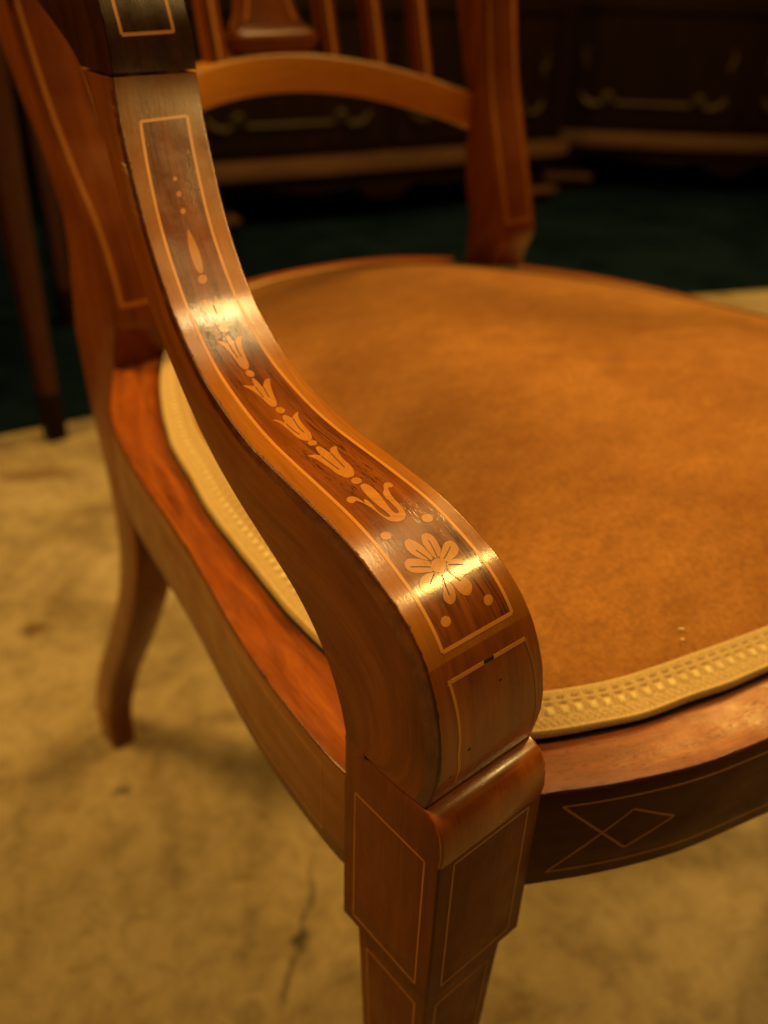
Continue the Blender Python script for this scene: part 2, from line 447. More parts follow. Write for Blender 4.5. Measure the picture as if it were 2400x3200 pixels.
# ------------------------------------------------------------------ the chair
DATA = json.loads('''{"A":[[0.07,0.405,0.655,0.035,0.07,0.407,0.634],[0.06937,0.40159,0.65489,0.03495,0.06937,0.40401,0.634],[0.06874,0.39817,0.65479,0.0349,0.06874,0.40101,0.634],[0.06811,0.39476,0.65468,0.03484,0.06811,0.39802,0.634],[0.06748,0.39134,0.65458,0.03479,0.06748,0.39502,0.634],[0.06685,0.38793,0.65447,0.03474,0.06685,0.39203,0.634],[0.06622,0.38451,0.65437,0.03469,0.06622,0.38904,0.634],[0.06559,0.3811,0.65426,0.03463,0.06559,0.38604,0.634],[0.06496,0.37769,0.65416,0.03458,0.06496,0.38305,0.634],[0.06433,0.37427,0.65405,0.03453,0.06433,0.38005,0.634],[0.0637,0.37086,0.65395,0.03448,0.0637,0.37706,0.634],[0.06307,0.36744,0.65384,0.03443,0.06307,0.37407,0.634],[0.06244,0.36403,0.65374,0.03438,0.06244,0.37107,0.634],[0.06181,0.36061,0.65363,0.03434,0.06181,0.36808,0.634],[0.06118,0.3572,0.65353,0.03429,0.06118,0.3651,0.634],[0.06055,0.35379,0.65342,0.03425,0.06055,0.36212,0.634],[0.05991,0.35037,0.65332,0.03421,0.05992,0.35918,0.63399],[0.05929,0.34696,0.65321,0.03418,0.05929,0.35627,0.63398],[0.05866,0.34354,0.65309,0.03414,0.05866,0.35342,0.63396],[0.05803,0.34013,0.65295,0.03412,0.05803,0.35064,0.63394],[0.05741,0.33672,0.6528,0.03409,0.05741,0.34794,0.6339],[0.05678,0.3333,0.65263,0.03407,0.05679,0.34531,0.63386],[0.05616,0.32989,0.65245,0.03405,0.05616,0.34273,0.63381],[0.05554,0.32648,0.65226,0.03404,0.05554,0.3402,0.63375],[0.05492,0.32307,0.65208,0.03403,0.05492,0.3377,0.63369],[0.0543,0.31965,0.65189,0.03402,0.0543,0.33521,0.63363],[0.05368,0.31624,0.6517,0.03401,0.05368,0.33272,0.63357],[0.05306,0.31283,0.65152,0.034,0.05306,0.33024,0.63351],[0.05244,0.30941,0.65133,0.03399,0.05244,0.32776,0.63344],[0.05182,0.306,0.65115,0.03398,0.05182,0.32528,0.63338],[0.0512,0.30259,0.65096,0.03397,0.0512,0.32281,0.63332],[0.05058,0.29918,0.65077,0.03395,0.05057,0.32037,0.63326],[0.04996,0.29576,0.65058,0.03394,0.04995,0.31797,0.63319],[0.04933,0.29235,0.65039,0.03391,0.04932,0.31563,0.63313],[0.0487,0.28895,0.65018,0.03389,0.04868,0.3134,0.63307],[0.04806,0.28554,0.64993,0.03386,0.04804,0.31129,0.633],[0.04741,0.28214,0.64966,0.03382,0.04739,0.30931,0.63294],[0.04674,0.27875,0.64936,0.03378,0.04673,0.30747,0.63287],[0.04607,0.27535,0.64903,0.03373,0.04606,0.30574,0.63281],[0.04539,0.27196,0.6487,0.03368,0.04539,0.30408,0.63274],[0.04471,0.26857,0.64836,0.03363,0.04471,0.30247,0.63267],[0.04404,0.26518,0.64802,0.03357,0.04404,0.3009,0.6326],[0.04336,0.26179,0.64768,0.03351,0.04336,0.29933,0.63254],[0.04268,0.2584,0.64734,0.03344,0.04268,0.29777,0.63247],[0.042,0.25501,0.647,0.03337,0.042,0.29621,0.63239],[0.04132,0.25162,0.64666,0.03329,0.04131,0.29465,0.63231],[0.04064,0.24824,0.64632,0.03321,0.04062,0.29309,0.63222],[0.03995,0.24486,0.64596,0.03312,0.0399,0.29153,0.63209],[0.03923,0.2415,0.64554,0.03303,0.03916,0.28997,0.63192],[0.03845,0.23819,0.64499,0.03294,0.03837,0.28841,0.63167],[0.03757,0.23496,0.64426,0.03283,0.03753,0.28684,0.63135],[0.03658,0.23182,0.64331,0.03272,0.03664,0.28527,0.63093],[0.0355,0.22875,0.64218,0.0326,0.0357,0.28369,0.63043],[0.03436,0.22573,0.64094,0.03248,0.03472,0.28208,0.62984],[0.0332,0.22273,0.63964,0.03234,0.03371,0.28041,0.62917],[0.03204,0.21976,0.63829,0.0322,0.03269,0.27862,0.6284],[0.0309,0.21686,0.63684,0.03206,0.03166,0.27666,0.62751],[0.02981,0.21407,0.63521,0.03191,0.03065,0.27444,0.62648],[0.02879,0.21144,0.63332,0.03177,0.02965,0.2719,0.62526],[0.02783,0.209,0.63116,0.03162,0.02868,0.26897,0.62386],[0.02696,0.20675,0.62875,0.03149,0.02775,0.2656,0.62227],[0.02617,0.20471,0.62613,0.03136,0.02688,0.26176,0.62049],[0.02549,0.20284,0.62336,0.03124,0.02609,0.25748,0.61855],[0.02493,0.2011,0.62047,0.03114,0.0254,0.25281,0.61645],[0.02452,0.19942,0.61754,0.03106,0.02481,0.24783,0.6142],[0.02425,0.19777,0.61458,0.03099,0.02432,0.24264,0.61181],[0.02409,0.19625,0.61158,0.03094,0.02391,0.23736,0.60931],[0.02398,0.19495,0.60849,0.03091,0.02357,0.23208,0.60672],[0.02383,0.19386,0.60531,0.03088,0.02324,0.22691,0.60406],[0.02358,0.19285,0.60209,0.03086,0.0229,0.22194,0.60135],[0.02317,0.19175,0.59889,0.03085,0.0225,0.21726,0.59861],[0.02262,0.19044,0.59578,0.03083,0.02203,0.21294,0.59586],[0.02195,0.18891,0.59277,0.0308,0.02148,0.20903,0.59312],[0.02122,0.1872,0.58986,0.03077,0.02085,0.2055,0.59042],[0.02047,0.18534,0.58704,0.03072,0.02019,0.20234,0.58779],[0.01972,0.18336,0.5843,0.03065,0.0195,0.19948,0.58524],[0.01899,0.18127,0.58162,0.03057,0.01881,0.19684,0.5828],[0.01827,0.17911,0.579,0.03046,0.01813,0.19435,0.58042],[0.01757,0.17689,0.57643,0.03035,0.01746,0.19195,0.5781],[0.01688,0.17462,0.5739,0.03022,0.0168,0.1896,0.57578],[0.0162,0.17231,0.5714,0.03007,0.01615,0.18725,0.57345],[0.01552,0.16999,0.56891,0.02992,0.01549,0.1849,0.57106],[0.01484,0.16765,0.56642,0.02977,0.01484,0.18253,0.56862],[0.01417,0.16532,0.56394,0.02961,0.01419,0.18014,0.56611],[0.0135,0.16296,0.56148,0.02946,0.01353,0.17773,0.56355],[0.01283,0.16057,0.55905,0.02932,0.01289,0.17531,0.56095],[0.01218,0.15814,0.55666,0.02919,0.01224,0.17289,0.55834],[0.01154,0.15567,0.55431,0.02908,0.0116,0.17046,0.55572],[0.01091,0.15315,0.552,0.02899,0.01097,0.16802,0.55309],[0.01029,0.1506,0.54973,0.02892,0.01034,0.16556,0.55045],[0.00968,0.14802,0.54749,0.02887,0.00972,0.16307,0.5478],[0.00907,0.14542,0.54527,0.02885,0.0091,0.16054,0.54514],[0.00847,0.14281,0.54306,0.02885,0.0085,0.15797,0.54248],[0.00787,0.14019,0.54087,0.02887,0.00791,0.15533,0.53984],[0.00729,0.13753,0.53872,0.02892,0.00734,0.15263,0.53721],[0.00672,0.13481,0.53665,0.02899,0.0068,0.14983,0.53459],[0.00619,0.132,0.5347,0.02907,0.00627,0.14692,0.53199],[0.00569,0.12912,0.53285,0.02917,0.00576,0.14388,0.52937],[0.0052,0.1262,0.53106,0.02929,0.00526,0.14073,0.52673],[0.00471,0.12326,0.52928,0.02943,0.00478,0.13748,0.52404],[0.00423,0.12031,0.52752,0.02958,0.00431,0.13415,0.52131],[0.00378,0.11733,0.52584,0.02975,0.00385,0.13078,0.51853],[0.00335,0.11427,0.5243,0.02993,0.00342,0.12741,0.51576],[0.00297,0.11114,0.5229,0.03013,0.00302,0.12408,0.51301],[0.00263,0.10794,0.52163,0.03034,0.00265,0.12079,0.51034],[0.0023,0.1047,0.52044,0.03056,0.00231,0.1175,0.50777],[0.00199,0.10144,0.51928,0.03078,0.002,0.11416,0.50529],[0.00168,0.09816,0.51817,0.03101,0.00171,0.11069,0.5029],[0.0014,0.09487,0.51713,0.03125,0.00144,0.10702,0.50056],[0.00113,0.09154,0.51617,0.03148,0.00119,0.10314,0.49823],[0.0009,0.08819,0.51531,0.0317,0.00097,0.09904,0.49591],[0.00069,0.08481,0.51456,0.03192,0.00077,0.0948,0.4936],[0.00052,0.08141,0.5139,0.03214,0.0006,0.09049,0.49133],[0.00037,0.07799,0.51331,0.03234,0.00045,0.08623,0.48913],[0.00025,0.07457,0.51277,0.03255,0.00033,0.08213,0.48705],[0.00016,0.07113,0.51226,0.03275,0.00023,0.07826,0.4851],[9e-05,0.0677,0.51175,0.03295,0.00015,0.0747,0.48326],[4e-05,0.06427,0.5112,0.03316,0.0001,0.07146,0.48151],[1e-05,0.06085,0.5106,0.03337,6e-05,0.06853,0.47978],[-0.0,0.05744,0.50995,0.03359,3e-05,0.06583,0.47801],[-1e-05,0.05404,0.50929,0.03382,2e-05,0.06331,0.47614],[-0.0,0.05064,0.50861,0.03406,1e-05,0.0609,0.47415],[-0.0,0.04726,0.50788,0.03431,0.0,0.05862,0.47205],[-0.0,0.04393,0.50702,0.03456,0.0,0.05647,0.46987],[-0.0,0.04065,0.50597,0.03481,0.0,0.05451,0.46766],[-0.0,0.03744,0.50474,0.03505,0.0,0.05275,0.46546],[-0.0,0.03428,0.50341,0.0353,0.0,0.05119,0.46331],[-0.0,0.03114,0.50205,0.03554,0.0,0.04981,0.46119],[-0.0,0.02803,0.50066,0.03579,0.0,0.04857,0.45909],[-0.0,0.02499,0.49914,0.03603,0.0,0.04742,0.45697],[-0.0,0.02206,0.49741,0.03628,0.0,0.04635,0.45481],[-0.0,0.01927,0.49546,0.03654,0.0,0.04536,0.45257],[-0.0,0.01665,0.49327,0.03681,-0.0,0.04443,0.45024],[-0.0,0.01427,0.49085,0.03709,-0.0,0.04357,0.44783],[0.0,0.01218,0.48819,0.03739,-0.0,0.0428,0.4454],[0.0,0.01037,0.48531,0.03769,-0.0,0.04212,0.443],[0.0,0.00881,0.48225,0.038,-0.0,0.04155,0.44067],[0.0,0.00745,0.47908,0.03831,-0.0,0.0411,0.43846],[0.0,0.00627,0.47583,0.03862,-0.0,0.04075,0.43641],[0.0,0.00529,0.47252,0.03891,-0.0,0.04051,0.43459],[0.0,0.0045,0.46916,0.03918,-0.0,0.04037,0.4331],[-0.0,0.00391,0.46575,0.03942,-0.0,0.04031,0.43202],[-0.0,0.00352,0.46232,0.03962,-0.0,0.04034,0.43145],[-0.0,0.00334,0.45887,0.03979,-0.0,0.04043,0.43141],[-0.0,0.00338,0.45542,0.03993,-0.0,0.04058,0.43186],[-0.0,0.00366,0.45199,0.04005,-0.0,0.04077,0.43271],[0.0,0.00423,0.44861,0.04014,-0.0,0.04099,0.43384],[0.0,0.00508,0.44529,0.04022,-0.0,0.04123,0.43513],[0.0,0.00618,0.44203,0.04137,0.0,0.04148,0.43649],[0.0,0.00743,0.43881,0.04289,0.0,0.0418,0.4383]],"motifs":{"petal":[[[0.44234,0.4691],[0.44106,0.4238],[0.43925,0.3879],[0.43714,0.3703],[0.43513,0.3834],[0.4342,0.4134],[0.43428,0.4484],[0.43555,0.4806],[0.43733,0.5007],[0.43947,0.5063],[0.44208,0.5119]],[[0.44212,0.5139],[0.44018,0.5121],[0.43797,0.5139],[0.43652,0.5257],[0.43494,0.5553],[0.43458,0.5901],[0.43535,0.6293],[0.4368,0.6403],[0.4384,0.6358],[0.44017,0.6184],[0.44146,0.5984],[0.44261,0.5419]],[[0.4425,0.5473],[0.44155,0.5978],[0.44019,0.6438],[0.43946,0.6854],[0.43962,0.7342],[0.44087,0.7559],[0.44259,0.7476],[0.4438,0.7121],[0.44436,0.6633],[0.44451,0.6195],[0.44465,0.576],[0.44368,0.5706]],[[0.44465,0.576],[0.44446,0.632],[0.44523,0.6886],[0.44659,0.7256],[0.44831,0.7492],[0.44949,0.7297],[0.45018,0.6825],[0.44935,0.6204],[0.44806,0.5762],[0.44657,0.5422],[0.44537,0.5615]],[[0.4466,0.533],[0.44812,0.5746],[0.44942,0.6188],[0.45096,0.6422],[0.45275,0.6428],[0.45421,0.6157],[0.45492,0.5701],[0.45437,0.5362],[0.45292,0.5091],[0.45017,0.5064],[0.4485,0.4705],[0.44679,0.478]],[[0.44693,0.4806],[0.44856,0.469],[0.44984,0.4968],[0.45141,0.4967],[0.45329,0.4741],[0.45462,0.4424],[0.45477,0.3955],[0.45386,0.375],[0.45244,0.3702],[0.45087,0.4002],[0.44896,0.4436],[0.44697,0.4667]],[[0.44663,0.4678],[0.44793,0.4582],[0.44928,0.4198],[0.44972,0.372],[0.45009,0.3209],[0.44968,0.2753],[0.44843,0.2533],[0.44683,0.2633],[0.44557,0.2961],[0.44493,0.3459],[0.44506,0.3978],[0.44564,0.4371]],[[0.44541,0.4343],[0.44479,0.393],[0.44409,0.3321],[0.44304,0.2793],[0.44153,0.2589],[0.44001,0.2716],[0.43922,0.3057],[0.43934,0.347],[0.44044,0.3993],[0.44168,0.4426],[0.44255,0.4641],[0.44376,0.4444]]],"vein":[[[0.43802,0.4335],[0.43999,0.4544],[0.4421,0.4721]],[[0.43713,0.5799],[0.4393,0.5675],[0.44229,0.541]],[[0.44128,0.6955],[0.44248,0.6339],[0.44347,0.5756]],[[0.44541,0.5749],[0.44624,0.6296],[0.44729,0.6857]],[[0.44663,0.535],[0.44879,0.5537],[0.4506,0.5761]],[[0.44686,0.4765],[0.44988,0.4457],[0.45254,0.4283]],[[0.44581,0.4304],[0.44675,0.3875],[0.4478,0.3426]],[[0.44149,0.3008],[0.44254,0.3671],[0.44383,0.4373]],[[0.39687,0.4652],[0.40083,0.4691],[0.40414,0.4787]],[[0.39689,0.5612],[0.40063,0.5472],[0.40415,0.5367]],[[0.37933,0.4615],[0.38249,0.4659],[0.38536,0.484]],[[0.37833,0.5598],[0.38213,0.5375],[0.38515,0.5362]],[[0.36184,0.4568],[0.36427,0.4579],[0.36669,0.4583]],[[0.36272,0.531],[0.36528,0.5186],[0.36736,0.5116]],[[0.3436,0.4579],[0.34653,0.4613],[0.34922,0.4739]],[[0.34363,0.5276],[0.34656,0.5166],[0.34939,0.5163]],[[0.32836,0.4901],[0.33034,0.4844],[0.33214,0.4845]],[[0.28285,0.485],[0.28448,0.4808],[0.28583,0.4729]],[[0.28874,0.5079],[0.29028,0.504],[0.29199,0.4982]],[[0.29532,0.5016],[0.29686,0.4937],[0.29877,0.4906]]],"tulip":[[[0.3945,0.3536],[0.39498,0.4197],[0.39613,0.4601],[0.39676,0.4677],[0.39449,0.4751],[0.39257,0.4946],[0.39235,0.531],[0.39393,0.5477],[0.39596,0.553],[0.39681,0.5631],[0.3954,0.5849],[0.39466,0.6287],[0.39489,0.6726],[0.3963,0.6429],[0.39883,0.6126],[0.40161,0.598],[0.40369,0.5994],[0.40614,0.5839],[0.40799,0.5495],[0.40862,0.5088],[0.40816,0.4623],[0.40654,0.4363],[0.4049,0.4245],[0.40274,0.4246],[0.40057,0.4169],[0.39814,0.407],[0.39618,0.3928]],[[0.37621,0.3647],[0.37656,0.409],[0.37786,0.4403],[0.37926,0.4629],[0.37731,0.471],[0.37589,0.4901],[0.37577,0.5217],[0.37674,0.5409],[0.37825,0.5583],[0.37721,0.5834],[0.37647,0.6319],[0.37613,0.6688],[0.37784,0.6259],[0.37988,0.6051],[0.38243,0.5953],[0.38486,0.5937],[0.38707,0.5768],[0.38874,0.5456],[0.38922,0.5098],[0.38873,0.4766],[0.38738,0.4498],[0.38564,0.4369],[0.38345,0.433],[0.38129,0.4275],[0.37878,0.4152],[0.37732,0.3937]],[[0.35989,0.3362],[0.36039,0.3902],[0.3618,0.4576],[0.35955,0.4663],[0.35815,0.4818],[0.35837,0.5015],[0.36013,0.5162],[0.36234,0.5214],[0.36285,0.5306],[0.36122,0.5632],[0.36009,0.6056],[0.36009,0.6642],[0.36219,0.6228],[0.36456,0.5932],[0.36724,0.5673],[0.36948,0.5497],[0.37111,0.5272],[0.37181,0.4968],[0.37122,0.4626],[0.36976,0.4452],[0.36756,0.4415],[0.36551,0.4277],[0.36339,0.4079],[0.36144,0.3776]],[[0.34143,0.338],[0.34159,0.3841],[0.34236,0.4211],[0.34354,0.4589],[0.3414,0.4567],[0.34031,0.4647],[0.34037,0.5003],[0.34166,0.5158],[0.34357,0.527],[0.34221,0.5533],[0.34152,0.5959],[0.34177,0.6528],[0.34298,0.6157],[0.34509,0.5892],[0.34752,0.571],[0.35029,0.56],[0.35262,0.548],[0.35416,0.524],[0.35447,0.4807],[0.35368,0.4536],[0.35179,0.4381],[0.34957,0.4337],[0.34713,0.4241],[0.34487,0.404],[0.34297,0.3704]]],"leaf":[[[0.32563,0.3966],[0.32571,0.424],[0.32723,0.4545],[0.32869,0.4749],[0.33122,0.483],[0.33224,0.483],[0.33132,0.4959],[0.32863,0.4972],[0.32715,0.5057],[0.3254,0.5391],[0.32509,0.5576],[0.32626,0.5677],[0.32826,0.5704],[0.33091,0.5625],[0.33286,0.5489],[0.3347,0.5184],[0.33551,0.4888],[0.33541,0.462],[0.33383,0.4353],[0.33158,0.4107],[0.32902,0.3959],[0.32678,0.3892]]],"lily":[[[0.41293,0.4828],[0.41219,0.5152],[0.41242,0.5454],[0.41398,0.5643],[0.41621,0.5659],[0.41865,0.5543],[0.42178,0.5323],[0.42427,0.519],[0.42582,0.5224],[0.42629,0.5492],[0.42516,0.5668],[0.42339,0.5694],[0.42128,0.5732],[0.41933,0.5728],[0.41777,0.5946],[0.41732,0.6239],[0.41559,0.6574],[0.41491,0.6934],[0.41526,0.7209],[0.4164,0.7353],[0.41729,0.7192],[0.41737,0.6879],[0.4167,0.6798],[0.41766,0.6587],[0.41981,0.6322],[0.42219,0.621],[0.42458,0.6171],[0.42643,0.6055],[0.42774,0.5833],[0.42869,0.5421],[0.42859,0.4821],[0.42737,0.4291],[0.42525,0.4116],[0.42333,0.4035],[0.42076,0.3969],[0.41867,0.3783],[0.41737,0.3612],[0.4168,0.3402],[0.41737,0.3197],[0.41714,0.2909],[0.41613,0.2803],[0.41506,0.2917],[0.41464,0.3292],[0.41537,0.3673],[0.41668,0.3846],[0.41834,0.3863],[0.41909,0.3923],[0.41763,0.4],[0.41762,0.4246],[0.41885,0.4295],[0.42069,0.4263],[0.42271,0.4185],[0.42426,0.422],[0.42569,0.4355],[0.4263,0.4621],[0.42553,0.4739],[0.42359,0.4662],[0.42102,0.4599],[0.41815,0.4606],[0.41563,0.4664]]],"spindle":[[[0.29955,0.4907],[0.302,0.5128],[0.30466,0.5335],[0.30815,0.5431],[0.31243,0.5394],[0.31534,0.5211],[0.31686,0.4892],[0.31573,0.4446],[0.3118,0.4313],[0.30795,0.4301],[0.30379,0.449]]],"centre":[[[0.44542,0.5587],[0.4462,0.5298],[0.4465,0.4941],[0.44626,0.4603],[0.44555,0.4377],[0.44454,0.4326],[0.4435,0.446],[0.44272,0.4747],[0.44239,0.5114],[0.44263,0.5454],[0.44335,0.568],[0.44438,0.5728]]],"dot":[[[0.43201,0.7555],[0.43244,0.7338],[0.4325,0.7075],[0.43219,0.6832],[0.43159,0.6677],[0.43085,0.665],[0.43017,0.6758],[0.42974,0.6973],[0.42966,0.724],[0.42997,0.7485],[0.43058,0.7641],[0.43133,0.7666]],[[0.43168,0.3471],[0.4321,0.3277],[0.43218,0.3038],[0.43191,0.2818],[0.43134,0.2674],[0.43064,0.2644],[0.43,0.2738],[0.42957,0.2931],[0.42948,0.3172],[0.42976,0.3396],[0.43033,0.3541],[0.43103,0.3568]],[[0.45844,0.3339],[0.45899,0.3178],[0.45921,0.2957],[0.45906,0.2734],[0.45857,0.2569],[0.45788,0.2505],[0.45717,0.2559],[0.45662,0.2719],[0.45639,0.294],[0.45654,0.3165],[0.45702,0.3332],[0.45772,0.3396]],[[0.45877,0.7314],[0.45934,0.7142],[0.4596,0.6919],[0.45948,0.6704],[0.45902,0.6555],[0.45832,0.6511],[0.45759,0.6583],[0.45702,0.6753],[0.45675,0.6977],[0.45687,0.7194],[0.45734,0.7345],[0.45803,0.7389]],[[0.33867,0.5226],[0.33914,0.4997],[0.3392,0.4721],[0.33886,0.4471],[0.33819,0.4311],[0.33738,0.4286],[0.33665,0.4402],[0.33618,0.4629],[0.33611,0.4907],[0.33645,0.516],[0.33712,0.5321],[0.33794,0.5345]],[[0.35758,0.5232],[0.35784,0.5025],[0.35767,0.4806],[0.35711,0.4632],[0.35631,0.4549],[0.35551,0.4571],[0.35489,0.4701],[0.35464,0.4905],[0.3548,0.5129],[0.35535,0.5312],[0.35612,0.5404],[0.35695,0.5371]],[[0.37454,0.5503],[0.37496,0.5306],[0.37501,0.5067],[0.37466,0.4849],[0.37402,0.471],[0.37326,0.4685],[0.37259,0.4779],[0.37217,0.4972],[0.37212,0.5213],[0.37246,0.5436],[0.37309,0.5581],[0.37385,0.5605]],[[0.39105,0.5506],[0.39151,0.5331],[0.39165,0.5103],[0.39146,0.4882],[0.39097,0.4727],[0.39032,0.4675],[0.38969,0.4742],[0.38924,0.4913],[0.38909,0.5142],[0.38928,0.5367],[0.38977,0.5527],[0.39042,0.5578]],[[0.41128,0.5448],[0.41172,0.5255],[0.41181,0.5015],[0.41154,0.4793],[0.41097,0.4647],[0.41026,0.4616],[0.4096,0.4708],[0.40915,0.4901],[0.40905,0.5143],[0.40932,0.5368],[0.4099,0.5514],[0.41061,0.5544]],[[0.28211,0.516],[0.28251,0.5091],[0.28278,0.4967],[0.28284,0.4822],[0.28267,0.4695],[0.28233,0.462],[0.28189,0.4617],[0.28149,0.4687],[0.28122,0.481],[0.28116,0.4955],[0.28133,0.5082],[0.28167,0.5157]],[[0.2876,0.5238],[0.2881,0.5152],[0.28843,0.5004],[0.2885,0.4834],[0.28829,0.4686],[0.28786,0.4601],[0.28733,0.4601],[0.28683,0.4686],[0.2865,0.4833],[0.28643,0.5003],[0.28663,0.5152],[0.28706,0.5238]],[[0.29375,0.5223],[0.29428,0.5131],[0.29463,0.4978],[0.2947,0.4805],[0.29448,0.4659],[0.29402,0.4579],[0.29346,0.4584],[0.29294,0.4673],[0.29259,0.4824],[0.29252,0.4996],[0.29274,0.5144],[0.29319,0.5227]],[[0.31895,0.5285],[0.31974,0.5112],[0.32023,0.4839],[0.32028,0.4539],[0.31988,0.4291],[0.31915,0.4163],[0.31826,0.4186],[0.31747,0.4355],[0.31698,0.4626],[0.31693,0.4928],[0.31732,0.5178],[0.31806,0.531]]]},"lines":{"ml":[[0.2614,0.217],[0.26544,0.2378],[0.27252,0.2341],[0.27958,0.2086],[0.28913,0.1946],[0.29611,0.1829],[0.30561,0.1714],[0.31416,0.181],[0.32246,0.1694],[0.33028,0.1855],[0.33854,0.2091],[0.34873,0.1962],[0.35648,0.1972],[0.36511,0.2018],[0.37135,0.2023],[0.37915,0.212],[0.387,0.2127],[0.39213,0.2003],[0.3994,0.1931],[0.40905,0.1887],[0.4195,0.1884],[0.42634,0.1967],[0.4337,0.1974],[0.4423,0.1826],[0.44586,0.1816],[0.45067,0.1935],[0.45774,0.1762],[0.46417,0.1661]],"mr":[[0.25997,0.8018],[0.27349,0.7751],[0.28283,0.771],[0.28718,0.7808],[0.29721,0.7721],[0.306,0.7868],[0.31562,0.7812],[0.3243,0.7772],[0.32975,0.7928],[0.33513,0.7891],[0.34118,0.789],[0.34719,0.7973],[0.35566,0.8091],[0.36218,0.8107],[0.36849,0.8211],[0.37522,0.8274],[0.3818,0.8324],[0.38573,0.8368],[0.39371,0.8444],[0.40314,0.8391],[0.41154,0.8482],[0.42095,0.8511],[0.42706,0.86],[0.43598,0.8859],[0.44453,0.8584],[0.45426,0.836],[0.45888,0.8375],[0.46436,0.8425]],"p0l":[[0.22332,0.1676],[0.23021,0.1762],[0.23393,0.1834]],"p0r":[[0.22346,0.7692],[0.22972,0.7835],[0.23281,0.7802]],"p2l":[[0.47212,0.1418],[0.47268,0.1573],[0.48069,0.1729],[0.48896,0.1801],[0.49477,0.1733],[0.50841,0.213]],"p2r":[[0.47259,0.8722],[0.47513,0.8838],[0.48095,0.9101],[0.49045,0.9146],[0.49891,0.9428],[0.51061,0.9766]]}}''')
chair = thing('armchair', 'inlaid mahogany armchair with tan velvet seat and gold braid edging, nearest the camera', 'armchair')
W0 = 0.0422
HS = 0.419
XC = 0.2607

# ---- arm surface
A = np.array(DATA['A'])
arc = np.r_[0, np.cumsum(np.linalg.norm(np.diff(A[:, :3], axis=0), axis=1))]
def arow(s):
    return np.array([np.interp(s, arc, A[:, k]) for k in range(7)])
# cubic refinement of the rows keeps the polish highlights smooth
fs = np.arange(0, arc[-1], 0.0012); fs = np.r_[fs, arc[-1]]
FA = np.array([arow(s) for s in fs])
for _ in range(8):
    B = FA.copy(); B[1:-1] = .25 * FA[:-2] + .5 * FA[1:-1] + .25 * FA[2:]; FA = B
DS = float(arc[-1]) - 0.49934
fs = fs - DS
for _k in DATA['lines'].values():
    for _p in _k: _p[0] -= DS
for _k in DATA['motifs'].values():
    for _q in _k:
        for _p in _q: _p[0] -= DS
def frow(s):
    return np.array([np.interp(s, fs, FA[:, k]) for k in range(7)])
EX = V3((1, 0, 0))
tan = np.gradient(FA[:, 1:3], axis=0)
nrm = np.c_[np.zeros(len(fs)), -tan[:, 1], tan[:, 0]]
nrm /= np.linalg.norm(nrm, axis=1)[:, None]
# outward = forward / up side, away from the rear edge
for i in range(len(fs)):
    if np.dot(nrm[i], FA[i, :3] - FA[i, 4:7]) < 0: nrm[i] = -nrm[i]
def anorm(s): 
    v = np.array([np.interp(s, fs, nrm[:, k]) for k in range(3)]); return v / np.linalg.norm(v)
def asurf(s, t):
    r = frow(s); return V3((r[0] + r[3] * t, r[1], r[2]))
def smax(i): return 0.0009

def arm_rows(s0, s1):
    idx = [i for i in range(len(fs)) if s0 <= fs[i] <= s1]
    rows = []; uvs = []
    for i in idx:
        L = FA[i, :3]; w_ = FA[i, 3]; S_ = FA[i, 4:7].copy(); n = nrm[i]; s = fs[i]
        wob = noise.noise(Vector((s * 160, 0.3, 0))) * .00030 + noise.noise(Vector((s * 700, 4, 0))) * .00040
        wob2 = noise.noise(Vector((s * 160, 9.3, 0))) * .00018 + noise.noise(Vector((s * 600, 14, 0))) * .00010
        bl = .0007 + max(0, wob) * 2; br = .0007 + max(0, wob2) * 2
        ring = []; uv = []
        S_[0] = L[0] + 0.0002
        dS = S_ - L; dl = np.linalg.norm(dS)
        for q in (1, .75, .5, .25, .1):                       # outer side, rear to front
            bul = 0.0006 * math.sin(math.pi * q)
            ring.append(L + dS * q + (n * -bl if q < .2 else 0) + V3((-bul, 0, 0))); uv.append((s, 2 - dl * q))
        ring.append(L + V3((0.00005, 0, 0)) - n * bl); uv.append((s, 2 - bl))
        ring.append(L + V3((bl * .3, 0, 0)) - n * bl * .3); uv.append((s, 2))
        ring.append(L + V3((bl, 0, 0))); uv.append((s, bl))
        for t in (.2, .4, .6, .8):
            ring.append(L + EX * w_ * t + n * 0.0000); uv.append((s, w_ * t))
        ring.append(L + EX * (w_ - br)); uv.append((s, w_ - br))
        ring.append(L + EX * (w_ - br * .3) - n * br * .3); uv.append((s, w_))
        ring.append(L + EX * w_ - n * br); uv.append((s, w_ + br))
        for q in (.25, .6, 1):
            ring.append(L + EX * (w_ - .0002) + dS * q); uv.append((s, w_ + dl * q))
        rows.append(ring); uvs += uv
    return rows, uvs

